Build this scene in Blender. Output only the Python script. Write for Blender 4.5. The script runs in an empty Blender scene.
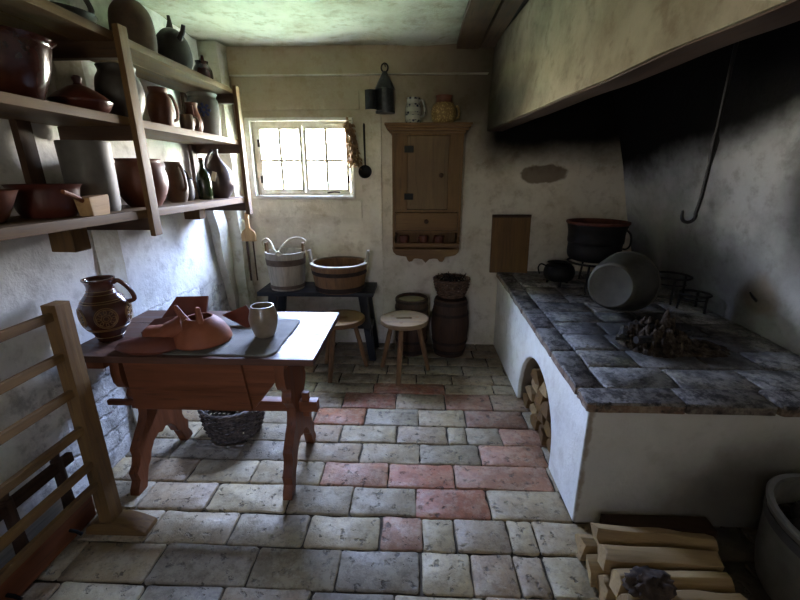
import bpy, bmesh, math, random
from mathutils import Matrix, Vector, noise
random.seed(7)
R = math.radians
PI = math.pi
scene = bpy.context.scene
col = scene.collection

# ------------------------------------------------------------------ colours and materials
def lin(c):
    c /= 255.0
    return c / 12.92 if c <= 0.04045 else ((c + 0.055) / 1.055) ** 2.4
def C(r, g, b): return (lin(r), lin(g), lin(b), 1.0)

class NT:
    def __init__(s, name, world=False):
        s.m = bpy.data.materials.new(name); s.m.use_nodes = True
        s.t = s.m.node_tree; s.t.nodes.clear()
        s.out = s.n('ShaderNodeOutputMaterial')
        s.b = s.n('ShaderNodeBsdfPrincipled')
        s.t.links.new(s.b.outputs[0], s.out.inputs[0])
        s.tc = s.n('ShaderNodeTexCoord')
        s.P = s.n('ShaderNodeNewGeometry').outputs['Position'] if world else s.tc.outputs['Object']
    def n(s, typ, **k):
        nd = s.t.nodes.new(typ)
        for a, v in k.items(): setattr(nd, a, v)
        return nd
    def set(s, sock, v):
        if hasattr(v, 'is_output') or isinstance(v, bpy.types.NodeSocket): s.t.links.new(v, sock)
        else: sock.default_value = v
    def map(s, scale=(1, 1, 1), loc=(0, 0, 0), src=None):
        m = s.n('ShaderNodeMapping'); s.set(m.inputs[0], src or s.P)
        m.inputs['Scale'].default_value = scale; m.inputs['Location'].default_value = loc
        return m.outputs[0]
    def noise(s, scale=5, detail=4, rough=.55, src=None, dist=0):
        m = s.n('ShaderNodeTexNoise'); s.set(m.inputs['Vector'], src or s.P)
        m.inputs['Scale'].default_value = scale; m.inputs['Detail'].default_value = detail
        m.inputs['Roughness'].default_value = rough; m.inputs['Distortion'].default_value = dist
        return m.outputs['Fac']
    def math(s, op, a, b=0.0, c=None):
        m = s.n('ShaderNodeMath', operation=op)
        s.set(m.inputs[0], a); s.set(m.inputs[1], b)
        if c is not None: s.set(m.inputs[2], c)
        return m.outputs[0]
    def rng(s, v, lo, hi, a=0.0, b=1.0):
        m = s.n('ShaderNodeMapRange', interpolation_type='SMOOTHSTEP')
        s.set(m.inputs[0], v)
        for i, x in enumerate((lo, hi, a, b)): m.inputs[1 + i].default_value = x
        return m.outputs[0]
    def mix(s, f, a, b, mode='MIX'):
        m = s.n('ShaderNodeMix', data_type='RGBA', blend_type=mode)
        s.set(m.inputs[0], f); s.set(m.inputs[6], a); s.set(m.inputs[7], b)
        return m.outputs[2]
    def xyz(s, src=None):
        m = s.n('ShaderNodeSeparateXYZ'); s.set(m.inputs[0], src or s.P)
        return m.outputs
    def ramp(s, f, stops):
        m = s.n('ShaderNodeValToRGB'); s.set(m.inputs[0], f)
        e = m.color_ramp.elements
        while len(e) > 1: e.remove(e[-1])
        e[0].position, e[0].color = stops[0]
        for p, c in stops[1:]:
            x = e.new(p); x.color = c
        return m.outputs[0]
    def blob(s, c, r, amp=.5, scale=4, soft=.35):
        """a stain: 1 inside an ellipsoid with a ragged noise edge"""
        v = s.n('ShaderNodeVectorMath', operation='SUBTRACT'); s.set(v.inputs[0], s.P); v.inputs[1].default_value = c
        d = s.n('ShaderNodeVectorMath', operation='DIVIDE'); s.set(d.inputs[0], v.outputs[0]); d.inputs[1].default_value = r
        l = s.n('ShaderNodeVectorMath', operation='LENGTH'); s.set(l.inputs[0], d.outputs[0])
        k = s.math('MULTIPLY_ADD', s.noise(scale, 5), amp, l.outputs['Value'])
        return s.rng(k, 1 + amp * .5 - soft, 1 + amp * .5 + soft, 1, 0)
    def bump(s, h, strength=.3, dist=.01):
        m = s.n('ShaderNodeBump'); m.inputs['Strength'].default_value = strength; m.inputs['Distance'].default_value = dist
        s.set(m.inputs['Height'], h); s.t.links.new(m.outputs[0], s.b.inputs['Normal'])
    def fin(s, color, rough=.7, metal=0.0, spec=.4):
        s.set(s.b.inputs['Base Color'], color); s.set(s.b.inputs['Roughness'], rough)
        s.b.inputs['Metallic'].default_value = metal; s.b.inputs['Specular IOR Level'].default_value = spec
        return s.m

_wc = {}
def wood(axis, key, c1, c2, rough=.65, spec=.3, k=1.0, stain=.35):
    kk = (axis, key)
    if kk in _wc: return _wc[kk]
    s = NT('wood_%s_%s' % (key, axis))
    sc = [22 * k] * 3; sc['xyz'.index(axis)] = 1.6 * k
    v = s.map(tuple(sc))
    g = s.noise(1.0, 6, .65, v, .6)
    g2 = s.noise(3.2, 3, .5, v)
    big = s.noise(3.0, 3)
    c = s.ramp(g, [(.25, c1), (.75, c2)])
    c = s.mix(s.rng(g2, .55, .75, 0, .45), c, tuple(x * .45 for x in c1[:3]) + (1,))
    c = s.mix(s.rng(big, .5, .75, 0, stain), c, tuple(x * .55 for x in c1[:3]) + (1,))
    s.bump(s.math('ADD', g, g2), .25, .004)
    _wc[kk] = s.fin(c, s.rng(g, .2, .8, rough - .1, rough + .12), 0, spec)
    return _wc[kk]
OAK = ('oak', C(88, 62, 40), C(138, 104, 68))
PALE = ('pale', C(140, 108, 70), C(186, 152, 106))
RED = ('red', C(92, 51, 27), C(134, 78, 46))
CUP = ('cup', C(84, 60, 34), C(122, 92, 55))
BLK = ('black', C(20, 21, 23), C(40, 41, 45))
SEAT = ('seat', C(98, 78, 54), C(146, 122, 88))
SHW = ('shelving', C(70, 49, 27), C(114, 85, 48))
BEAM = ('beam', C(60, 46, 33), C(98, 78, 56))
DOORW = ('panel', C(84, 66, 44), C(122, 98, 68))
DRK = ('dark', C(46, 31, 22), C(78, 55, 38))
GRY = ('grey', C(120, 110, 96), C(176, 166, 148))
RAIL = ('rail', C(86, 61, 33), C(130, 98, 54))
LOG = ('log', C(124, 100, 64), C(174, 146, 104))
TOPW = ('top', C(62, 40, 32), C(98, 66, 52))
def W(kind, axis, **k): return wood(axis, *kind, **k)

_mc = {}
def clay(key, c1, c2, rough=.5, spec=.4, scale=9, bump=.15):
    if key in _mc: return _mc[key]
    s = NT('ceramic_' + key)
    n = s.noise(scale, 5, .6)
    c = s.ramp(n, [(.3, c1), (.7, c2)])
    s.bump(s.noise(60, 3), bump, .002)
    _mc[key] = s.fin(c, rough, 0, spec)
    return _mc[key]
def iron(key, c1, c2, rough=.6, metal=.5, scale=14):
    if key in _mc: return _mc[key]
    s = NT('iron_' + key)
    n = s.noise(scale, 6, .65)
    s.bump(n, .35, .003)
    _mc[key] = s.fin(s.ramp(n, [(.3, c1), (.72, c2)]), rough, metal, .4)
    return _mc[key]
BIRON = iron('black', C(14, 14, 15), C(36, 34, 33))
RIRON = iron('rust', C(34, 26, 22), C(62, 48, 38), .75, .3)
TIN = iron('tin', C(50, 54, 56), C(92, 96, 96), .5, .6)
DTIN = iron('darktin', C(26, 28, 30), C(46, 48, 50), .6, .5)
PEWTER = iron('pewter', C(54, 52, 44), C(82, 78, 68), .6, .4, 7)
SOOTM = clay('soot', (.004, .004, .004, 1), (.012, .011, .010, 1), .95, .1)

def plaster(name, base, alt, dirt, soot=None, extra=None, bump=.5, cour=None):
    s = NT(name, True)
    n1 = s.noise(1.6, 5, .6); n2 = s.noise(9, 6, .65); n3 = s.noise(42, 4, .6)
    c = s.mix(s.rng(n1, .38, .66), base, alt)
    c = s.mix(s.rng(n2, .5, .7, 0, .55), c, dirt)
    c = s.mix(s.rng(s.noise(3.2, 9, .8), .45, .7, 0, .4), c, dirt)
    h = s.math('ADD', s.math('MULTIPLY', n2, 1.2), s.math('MULTIPLY', n3, .35))
    if cour:
        v = s.map((1, 1, 1)); b = s.n('ShaderNodeTexBrick')
        x, y, z = s.xyz()
        cmb = s.n('ShaderNodeCombineXYZ')
        s.set(cmb.inputs[0], s.math('MULTIPLY_ADD', n2, .16, y)); s.set(cmb.inputs[1], s.math('MULTIPLY_ADD', n2, .07, s.math('MULTIPLY_ADD', n1, .15, z)))
        s.set(b.inputs['Vector'], cmb.outputs[0])
        b.inputs['Scale'].default_value = 1; b.inputs['Brick Width'].default_value = .3; b.inputs['Row Height'].default_value = .105
        b.inputs['Mortar Size'].default_value = .014; b.inputs['Mortar Smooth'].default_value = .9
        msk = s.math('MULTIPLY', s.rng(s.math('MULTIPLY_ADD', n1, .3, z), .8, .95, 1, 0), s.rng(s.math('MULTIPLY_ADD', n1, .3, y), 1.45, 1.6))
        h = s.math('MULTIPLY_ADD', s.math('MULTIPLY', b.outputs['Fac'], msk), -1.0, s.math('MULTIPLY_ADD', s.math('MULTIPLY', s.noise(16, 6, .7), msk), 1.6, h))
        c = s.mix(s.math('MULTIPLY', s.math('MULTIPLY', msk, s.rng(n2, .45, .6)), .5), c, C(112, 110, 106))
    if extra: c = extra(s, c)
    if soot: c = s.mix(soot(s, n1, n2), c, (.006, .0055, .005, 1))
    s.bump(h, bump, .012)
    return s.fin(c, .92, 0, .15)

def soot_shade_back(s, n1, n2):
    x, y, z = s.xyz()
    a = s.math('MULTIPLY_ADD', n1, .5, x); b = s.math('MULTIPLY_ADD', n1, .25, z)
    hood = s.math('MULTIPLY', s.rng(x, .38, .68), s.rng(b, 1.62, 1.98))  # soot together with the shade under the hood, painted as one
    veil = s.math('MULTIPLY', s.rng(a, -.1, .95), s.rng(b, 1.75, 2.25, 0, .8))
    return s.math('MAXIMUM', hood, veil)
def peel_back(s, c):
    c = s.mix(s.math('MULTIPLY', s.blob((1.08, 3.55, 1.56), (.2, .4, .075), .9, 7, .1), .8), c, C(92, 72, 52))
    x, y, z = s.xyz()
    f = s.math('MULTIPLY', s.rng(s.math('MULTIPLY_ADD', s.noise(2.5, 4), .4, z), 1.75, 2.4), .75)
    return s.mix(f, c, C(120, 103, 76))
def soot_shade_right(s, n1, n2):
    x, y, z = s.xyz()
    b = s.math('MULTIPLY_ADD', n1, .28, s.math('MULTIPLY_ADD', y, .2, z))
    top = s.rng(b, 2.22, 2.5)  # soot line, with part of the hood's shadow painted in
    smear = s.math('MULTIPLY', s.blob((1.9, 1.95, 1.52), (.6, .2, .45), .6, 3, .5), .8)
    low = s.math('MULTIPLY', s.blob((1.9, 2.75, .8), (.6, .5, .45), .7, 4, .45), .72)  # painted shadow of the basin on the wall
    far = s.math('MULTIPLY', s.blob((1.9, 3.45, .7), (.6, .4, .5), .5, 4, .5), .8)  # painted shade behind the kettle
    return s.math('MAXIMUM', s.math('MAXIMUM', top, smear), s.math('MAXIMUM', low, far))
def dmg_right(s, c):
    c = s.mix(s.blob((1.93, 2.22, .9), (.5, .13, .11), 1.1, 6, .4), c, C(156, 144, 128))
    return c

M_back = plaster('plaster_beige', C(216, 208, 192), C(202, 192, 172), C(158, 142, 118), soot_shade_back, peel_back)
M_left = plaster('limewash_rough', C(228, 227, 222), C(208, 206, 200), C(164, 160, 152), None, None, .7, True)
M_right = plaster('limewash_sooty', C(200, 200, 198), C(176, 176, 174), C(140, 136, 130), soot_shade_right, dmg_right)
M_front = plaster('plaster_front', C(196, 186, 164), C(178, 166, 142), C(140, 124, 98))
def ceil_soot(s, n1, n2):
    x, y, z = s.xyz()
    return s.rng(s.math('MULTIPLY_ADD', n1, .3, x), .3, .62, 0, .96)
M_ceil = plaster('limewash_ceiling', C(186, 188, 168), C(168, 168, 146), C(122, 116, 90), ceil_soot)
def hood_soot(s, n1, n2):
    x, y, z = s.xyz()
    a = s.blob((.62, 3.3, 1.98), (.6, .75, .2), .7, 4, .5)
    b = s.rng(s.math('MULTIPLY_ADD', n1, .4, y), 3.35, 3.75)
    return s.math('MULTIPLY', s.math('MAXIMUM', a, b), .72)
M_hood = plaster('plaster_hood', C(134, 125, 104), C(114, 105, 84), C(86, 74, 55), hood_soot)
def hearth_x(s, c):
    x, y, z = s.xyz()
    e = s.math('MULTIPLY', s.rng(s.math('MULTIPLY_ADD', s.noise(14, 4), .05, x), .785, .8, 1, 0), s.rng(s.math('MULTIPLY_ADD', s.noise(14, 4), .03, y), 1.505, 1.515, 1, 0))
    c = s.mix(e, c, C(120, 92, 70))
    t = s.math('MULTIPLY', s.rng(s.math('MULTIPLY_ADD', s.noise(6, 5), .07, z), .64, .655), s.rng(y, 1.50, 1.52, 1, 0))
    c = s.mix(s.math('MULTIPLY', t, .8), c, C(112, 88, 66))
    rv = s.math('MULTIPLY', s.math('MULTIPLY', s.rng(s.math('MULTIPLY_ADD', s.noise(12, 4), .02, x), .783, .797), s.rng(y, 1.82, 1.84)), s.math('MULTIPLY', s.rng(y, 2.6, 2.62, 1, 0), s.rng(z, .48, .5, 1, 0)))
    c = s.mix(s.math('MULTIPLY', rv, .9), c, C(104, 86, 66))
    c = s.mix(s.rng(y, 1.495, 1.505, .62, 0), c, C(160, 154, 140))  # front face toned down to stand in for its weaker light
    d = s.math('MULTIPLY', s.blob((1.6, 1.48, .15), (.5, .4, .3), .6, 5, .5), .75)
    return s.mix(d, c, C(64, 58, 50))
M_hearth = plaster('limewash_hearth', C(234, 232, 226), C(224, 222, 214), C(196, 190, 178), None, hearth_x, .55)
M_white = plaster('limewash_timber', C(196, 192, 178), C(176, 170, 152), C(128, 116, 94), None, None, .6)

def tint_stone(name, rough=.75, pit=.6, dirt=None, soot=0.0):
    s = NT(name, True)
    a = s.n('ShaderNodeAttribute', attribute_name='tint')
    n1 = s.noise(7, 6, .65); n2 = s.noise(30, 5, .7); n3 = s.noise(3, 4)
    c = s.mix(s.rng(n1, .35, .7, 0, .6), a.outputs['Color'], s.mix(.5, a.outputs['Color'], C(70, 64, 58)))
    pits = s.rng(s.noise(21, 4, .65), .58, .66)
    c = s.mix(s.math('MULTIPLY', pits, .75), c, C(58, 52, 46))
    c = s.mix(s.rng(s.noise(11, 8, .75), .44, .6, 0, .55), c, s.mix(.5, a.outputs['Color'], C(188, 180, 158)))
    c = s.mix(s.rng(s.noise(26, 6, .8), .47, .62, 0, .6), c, s.mix(.6, a.outputs['Color'], C(66, 58, 50)))
    c = s.mix(s.rng(n2, .6, .8, 0, .3), c, C(190, 182, 162))
    if dirt: c = dirt(s, c, n3)
    h = s.math('MULTIPLY_ADD', pits, -1.2, s.math('ADD', n1, s.math('MULTIPLY', n2, .5)))
    s.bump(h, pit, .011)
    return s.fin(c, s.rng(n1, .3, .7, rough - .18, rough + .1), 0, .35)
def floor_darker(s, c, n3):
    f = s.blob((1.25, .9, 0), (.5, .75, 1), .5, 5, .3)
    c = s.mix(s.math('MULTIPLY', f, .85), c, C(52, 50, 48))  # darker around the log stack and charcoal tub
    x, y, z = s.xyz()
    return s.mix(s.math('MULTIPLY', s.rng(y, 2.7, 3.2), .45), c, C(84, 72, 58))  # browner and darker towards the back wall
M_tile = tint_stone('floor_brick', .62, .6, floor_darker)
M_mortar = clay('mortar', C(58, 52, 44), C(92, 84, 72), .95, .1, 14)
def hearth_ash(s, c, n3):
    x, y, z = s.xyz()
    c = s.mix(s.rng(s.noise(7, 8, .8), .46, .6, 0, .7), c, C(40, 39, 40))
    c = s.mix(s.rng(s.noise(38, 6, .75), .5, .66, 0, .7), c, C(48, 47, 48))
    c = s.mix(s.blob((1.4, 2.1, .69), (.4, .35, .5), .8, 6, .3), c, C(60, 58, 58))
    return c
M_htile = tint_stone('hearth_tile', .6, .8, hearth_ash)
def brick_soot(s, c, n3):
    x, y, z = s.xyz()
    c = s.mix(s.rng(s.noise(9, 5, .7), .5, .68, 0, .7), c, C(44, 36, 32))
    t = s.rng(s.math('MULTIPLY_ADD', s.noise(11, 5, .7), .012, s.math('MULTIPLY_ADD', y, -.032, z)), .607, .6145)
    return s.mix(s.math('MULTIPLY', t, .9), c, s.mix(s.rng(s.noise(18, 8, .8), .42, .58), C(122, 118, 114), C(46, 44, 44)))
M_hbrick = tint_stone('hearth_brick', .7, .8, brick_soot)

# ------------------------------------------------------------------ mesh helpers
class MB:
    def __init__(s): s.bm = bmesh.new(); s.M = Matrix.Identity(4); s.mi = 0
    def v(s, p): return s.bm.verts.new(s.M @ Vector(p))
    def f(s, vs):
        try:
            f = s.bm.faces.new(vs); f.material_index = s.mi; return f
        except ValueError: return None
    def box(s, lo, hi, jit=0.0, M=None):
        (x0, y0, z0), (x1, y1, z1) = lo, hi
        ps = [(x0, y0, z0), (x1, y0, z0), (x1, y1, z0), (x0, y1, z0), (x0, y0, z1), (x1, y0, z1), (x1, y1, z1), (x0, y1, z1)]
        vs = []
        for p in ps:
            q = Vector(p) + Vector([random.uniform(-jit, jit) for _ in range(3)])
            if M: q = M @ q
            vs.append(s.v(q))
        for q in ((3, 2, 1, 0), (4, 5, 6, 7), (0, 1, 5, 4), (1, 2, 6, 5), (2, 3, 7, 6), (3, 0, 4, 7)): s.f([vs[i] for i in q])
        return s
    def bar(s, a, b, w, h, up=(0, 0, 1), w2=None, h2=None):
        """a bar from a to b, w across and h along 'up', optionally tapering"""
        a, b = Vector(a), Vector(b); d = (b - a).normalized(); up = Vector(up)
        x = d.cross(up)
        if x.length < 1e-4: x = d.cross(Vector((0, 1, 0)))
        x.normalize(); y = x.cross(d)
        w2 = w if w2 is None else w2; h2 = h if h2 is None else h2
        r = []
        for p, ww, hh in ((a, w, h), (b, w2, h2)):
            r.append([s.v(p + x * ww / 2 * i + y * hh / 2 * j) for i, j in ((-1, -1), (1, -1), (1, 1), (-1, 1))])
        s.f(r[0][::-1]); s.f(r[1])
        for i in range(4): s.f([r[0][i], r[0][(i + 1) % 4], r[1][(i + 1) % 4], r[1][i]])
        return s
    def lathe(s, prof, n=32, c=(0, 0, 0), wob=0.0, arc=None):
        rings = []
        for r, z in prof:
            if r < 1e-5: rings.append([s.v((c[0], c[1], c[2] + z))]); continue
            rings.append([s.v((c[0] + r * (1 + wob * noise.noise((math.cos(2 * PI * i / n) * 2, math.sin(2 * PI * i / n) * 2, z * 6))) * math.cos(2 * PI * i / n),
                               c[1] + r * math.sin(2 * PI * i / n), c[2] + z)) for i in range(n)])
        for A, B in zip(rings, rings[1:]):
            for i in range(n):
                j = (i + 1) % n
                if len(A) == 1 and len(B) == 1: continue
                if len(A) == 1: s.f([A[0], B[j], B[i]])
                elif len(B) == 1: s.f([A[i], A[j], B[0]])
                else: s.f([A[i], A[j], B[j], B[i]])
        return s
    def tube(s, pts, r, n=8, closed=False, flat=1.0):
        pts = [Vector(p) for p in pts]; N = len(pts)
        rad = r if isinstance(r, (list, tuple)) else [r] * N
        rings = []; prev = None
        for i, p in enumerate(pts):
            if closed: d = pts[(i + 1) % N] - pts[i - 1]
            else: d = pts[min(i + 1, N - 1)] - pts[max(i - 1, 0)]
            d.normalize()
            if prev is None:
                x = d.cross(Vector((0, 0, 1)))
                if x.length < .05: x = d.cross(Vector((0, 1, 0)))
            else: x = prev - d * prev.dot(d)
            x.normalize(); prev = x; y = d.cross(x)
            rings.append([s.v(p + (x * math.cos(2 * PI * k / n) * flat + y * math.sin(2 * PI * k / n)) * rad[i]) for k in range(n)])
        for i in range(N if closed else N - 1):
            A, B = rings[i], rings[(i + 1) % N]
            for k in range(n): s.f([A[k], A[(k + 1) % n], B[(k + 1) % n], B[k]])
        if not closed: s.f(rings[0][::-1]); s.f(rings[-1])
        return s
    def prism(s, poly, fn0, fn1):
        A = [s.v(fn0(*p)) for p in poly]; B = [s.v(fn1(*p)) for p in poly]
        s.f(A[::-1]); s.f(B); n = len(poly)
        for i in range(n): s.f([A[i], A[(i + 1) % n], B[(i + 1) % n], B[i]])
        return s
    def grid(s, us, vs, fn, hole=None, th=.2, amp=.006, fr=3.0, back_mat=0):
        """a wall: fn(u, v, d) gives the point d behind the face; hole(u, v) says which cells are open"""
        nu, nv = len(us), len(vs); F = {}; B = {}
        for i, u in enumerate(us):
            for j, v in enumerate(vs):
                p = Vector(fn(u, v, 0)); dn = amp * (noise.noise(p * fr) + .5 * noise.noise(p * fr * 3.1))
                F[i, j] = s.v(fn(u, v, dn)); B[i, j] = s.v(fn(u, v, th))
        full = {(i, j) for i in range(nu - 1) for j in range(nv - 1) if not (hole and hole((us[i] + us[i + 1]) / 2, (vs[j] + vs[j + 1]) / 2))}
        for i, j in full:
            k = [(i, j), (i + 1, j), (i + 1, j + 1), (i, j + 1)]
            s.f([F[q] for q in k])
            s.mi = back_mat; s.f([B[q] for q in k[::-1]]); s.mi = 0
            for a, b, nb in ((0, 1, (i, j - 1)), (1, 2, (i + 1, j)), (2, 3, (i, j + 1)), (3, 0, (i - 1, j))):
                if nb not in full: s.f([F[k[b]], F[k[a]], B[k[a]], B[k[b]]])
        return s
    def build(s, name, mat, parent=None, bev=0.0, ang=35, off=None, seg=2, sub=0):
        bm = s.bm
        bmesh.ops.recalc_face_normals(bm, faces=bm.faces)
        if bev:
            ed = [e for e in bm.edges if len(e.link_faces) == 2 and e.calc_face_angle(0) > R(28)]
            bmesh.ops.bevel(bm, geom=ed, offset=bev, segments=seg, affect='EDGES', clamp_overlap=True, profile=.6)
        if off is not None: bmesh.ops.translate(bm, verts=bm.verts, vec=-Vector(off))
        for f in bm.faces: f.smooth = True
        me = bpy.data.meshes.new(name); bm.to_mesh(me); bm.free()
        for m in (mat if isinstance(mat, (list, tuple)) else [mat]): me.materials.append(m)
        me.set_sharp_from_angle(angle=R(ang))
        o = bpy.data.objects.new(name, me); col.objects.link(o)
        if parent is not None: o.parent = parent
        if bev: o.modifiers.new('normals', 'WEIGHTED_NORMAL').keep_sharp = True
        if sub:
            md = o.modifiers.new('sub', 'SUBSURF'); md.levels = md.render_levels = sub
        return o

def thing(name, label, cat, loc=(0, 0, 0), rz=0.0, group=None):
    o = bpy.data.objects.new(name, None); o.empty_display_size = .05
    o.location = loc; o.rotation_euler = (0, 0, rz); col.objects.link(o)
    return tag(o, label, cat, group)
def tag(o, label, cat, group=None, kind=None):
    o['label'] = label; o['category'] = cat
    if group: o['group'] = group
    if kind: o['kind'] = kind
    return o
def struct(o, label=None, cat=None):
    o['kind'] = 'structure'
    if label: o['label'] = label; o['category'] = cat
    return o
def lin_sp(a, b, n, extra=()):
    return sorted(set([round(a + (b - a) * i / n, 5) for i in range(n + 1)] + list(extra)))
def tinted(o, cols):
    """per-face colours (one per piece) stored in the attribute the stone material reads"""
    at = o.data.attributes.new('tint', 'FLOAT_COLOR', 'FACE')
    for i, c in enumerate(cols): at.data[i].color = c

# ------------------------------------------------------------------ the room
H = 1.55
XL, YB = -1.66, 3.55
CZ = 2.52
def frange(a, b, st):
    out = []
    while a < b - 1e-6: out.append(a); a += st
    return out
# floor: courses of old bricks, one mesh, each brick with its own colour
rows = [(-1.2 + .19 * i, -1.2 + .19 * (i + 1)) for i in range(9)]
Ys = [-1.3, -1.1, -.91, -.72, -.53, -.34, -.15, .04, .22, .4, .585, .77, .95, 1.135, 1.32, 1.499, 1.685, 1.866, 2.043, 2.22, 2.416, 2.624, 2.77, 2.93, 3.09, 3.25, 3.41, 3.57]
J = {1.135: [-1.07, -.66, -.3, .04, .25, .43, .55, .74], 1.32: [-1.19, -.82, -.48, -.14, .05, .2, .44, .56], 1.499: [-1.35, -1.01, -.61, -.3, .02, .38, .76],
     1.685: [-1.21, -.86, -.49, -.13, .23, .74], 1.866: [-1.41, -1.01, -.69, -.3, .04, .39], 2.043: [-1.04, -.74, -.45, -.1, .22, .34, .55],
     2.22: [-1.01, -.66, -.32, .04, .35], 2.416: [-.85, -.5, -.12, .23, .56], 2.624: [-.75, -.3, .24]}
PINK, REDB = C(166, 120, 92), C(158, 100, 72)
special = {(1.685, -.49): PINK, (1.685, -.13): REDB, (1.685, .23): PINK, (1.499, .02): REDB, (1.32, -.14): C(160, 118, 90), (1.866, .39): PINK, (2.22, -.66): C(164, 106, 70),
           (2.416, -.5): C(156, 96, 68), (2.624, -.3): REDB, (2.416, .23): PINK, (2.043, .55): PINK, (2.22, .35): C(146, 108, 82)}
BASE = [C(166, 148, 114), C(174, 156, 120), C(152, 136, 108), C(160, 138, 108), C(146, 133, 112), C(168, 148, 114), C(158, 133, 102)]
fl = MB(); rects = []
for a, b in zip(Ys, Ys[1:]):
    js = list(J.get(a, []))
    x = (js[0] if js else -.2 + random.uniform(-.15, .15))
    while x > -1.72:
        x -= random.uniform(.3, .4); js.insert(0, x)
    x = js[-1]
    while x < 2.05:
        x += random.uniform(.28, .4); js.append(x)
    js[0] = max(js[0], -1.75); js[-1] = min(js[-1], 2.08)
    for x0, x1 in zip(js, js[1:]): rects.append((a, b, x0, x1, special.get((a, x0), random.choice(BASE))))
bmf = bmesh.new(); cl = bmf.loops.layers.float_color.new('tint')
def brick(bm, lay, x0, x1, y0, y1, zt, zb, colr, gap=.003, jit=.004, bev=.0045, tilt=.002, fn=None):
    g = [gap + random.uniform(-.002, .002) for _ in range(4)]
    P = [(x0 + g[0], y0 + g[1]), (x1 - g[2], y0 + g[1]), (x1 - g[2], y1 - g[3]), (x0 + g[0], y1 - g[3])]
    P = [Vector((p[0] + random.uniform(-jit, jit), p[1] + random.uniform(-jit, jit))) for p in P]
    q = []
    for k in range(4):          # worn edges and rounded corners
        a, b, c = P[k - 1], P[k], P[(k + 1) % 4]
        w = random.uniform(.004, .012)
        q += [b + ((a - b).normalized() + (c - b).normalized()) * w * .45, b + (c - b).normalized() * w * 1.3]
        nrm = Vector((-(c - b).y, (c - b).x)).normalized()
        for m in (.25, .5, .75): q.append(b.lerp(c, m + random.uniform(-.08, .08)) + nrm * (random.uniform(-.0015, .0035) if random.random() > .15 else random.uniform(.002, .008)))
        q.append(c + (b - c).normalized() * w * 1.3)
    ctr = sum(q, Vector((0, 0))) / len(q)
    tz = [random.uniform(-tilt, tilt) for _ in range(3)]
    def z_at(p): return zt + tz[0] + tz[1] * (p.x - ctr.x) * 5 + tz[2] * (p.y - ctr.y) * 5
    F = fn or (lambda x, y, z: (x, y, z))
    lo = [bm.verts.new(F(p.x, p.y, zb)) for p in q]
    mid = [bm.verts.new(F(p.x, p.y, z_at(p) - bev)) for p in q]
    top = []
    for p in q:
        r = p + (ctr - p).normalized() * bev
        top.append(bm.verts.new(F(r.x, r.y, z_at(r) - .0005)))
    fs = [bm.faces.new(top)]
    for A, B in ((lo, mid), (mid, top)):
        for i in range(len(q)): fs.append(bm.faces.new([A[i], A[(i + 1) % len(q)], B[(i + 1) % len(q)], B[i]]))
    v = random.uniform(.88, 1.1)
    for f in fs:
        f.smooth = True
        for l in f.loops: l[lay] = (colr[0] * v, colr[1] * v, colr[2] * v, 1)
for a, b, x0, x1, c in rects: brick(bmf, cl, x0, x1, a, b, 0, -.05, c)
n0 = len(bmf.faces)
vs = [bmf.verts.new(p) for p in ((-1.9, -1.5, -.012), (2.2, -1.5, -.012), (2.2, 3.85, -.012), (-1.9, 3.85, -.012))]
vb = [bmf.verts.new((v.co.x, v.co.y, -.15)) for v in vs]
for q in ([vs[0], vs[1], vs[2], vs[3]], vb[::-1]):
    f = bmf.faces.new(q); f.material_index = 1
for i in range(4):
    f = bmf.faces.new([vs[i], vb[i], vb[(i + 1) % 4], vs[(i + 1) % 4]]); f.material_index = 1
me = bpy.data.meshes.new('floor'); bmf.to_mesh(me); bmf.free()
me.materials.append(M_tile); me.materials.append(M_mortar); me.set_sharp_from_angle(angle=R(50))
fo = bpy.data.objects.new('floor', me); col.objects.link(fo); struct(fo)

WX0, WX1, WZ0, WZ1 = -1.405, -.525, 1.375, 1.99
inb = lambda u, v: WX0 < u < WX1 and WZ0 < v < WZ1
g = MB(); g.grid(lin_sp(-1.95, 2.3, 60, (WX0, WX1)), lin_sp(-.05, 2.6, 40, (WZ0, WZ1)), lambda u, v, d: (u, YB + d, v), inb, .1, .008, 2.5)
struct(g.build('wall_back', M_back, ang=60))
g = MB(); g.grid(lin_sp(-1.45, 3.7, 70), lin_sp(-.05, 2.6, 40), lambda u, v, d: (XL - d, u, v), None, .2, .012, 2.2)
struct(g.build('wall_left', M_left, ang=60))
def rx(y, z): return 1.97 - max(0.0, z - .7) * .28 * max(0.0, min(1.0, (y - 1.4) / 2.1))
g = MB(); g.grid(lin_sp(-1.45, 3.7, 70), lin_sp(-.05, 2.6, 40), lambda u, v, d: (rx(u, v) + d, u, v), None, .2, .012, 2.2)
struct(g.build('wall_right', M_right, ang=60))
FX0, FX1, FZ0, FZ1 = -.7, -.37, 1.3, 1.8
inf = lambda u, v: FX0 < u < FX1 and FZ0 < v < FZ1
g = MB(); g.grid(lin_sp(-1.9, 2.2, 30, (FX0, FX1)), lin_sp(-.05, 2.6, 20, (FZ0, FZ1)), lambda u, v, d: (u, -1.25 - d, v), inf, .25, .006, 2.5)
struct(g.build('wall_front', M_front, ang=60))
g = MB(); g.grid(lin_sp(-1.9, 2.2, 50), lin_sp(-1.45, 3.75, 60), lambda u, v, d: (u, v, CZ + d * 2.2), None, .1, .012, 1.8)
struct(g.build('ceiling', M_ceil, ang=60))
# exposed beam and board at the hood side of the ceiling
b = MB()
for a0, a1 in ((-1.2, 3.54),):
    b.grid(lin_sp(.3, .47, 4), lin_sp(a0, a1, 40), lambda u, v, d: (u + .012 * noise.noise((u, v * 1.5, 0)), v, 2.482 + d), None, .036, .012, 4)
struct(b.build('trim_1', W(BEAM, 'y', rough=.8), bev=0))
b = MB(); b.box((.49, -1.2, 2.49), (.6, 3.54, 2.52))
struct(b.build('trim_2', W(BEAM, 'y', rough=.8), bev=.004))
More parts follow.
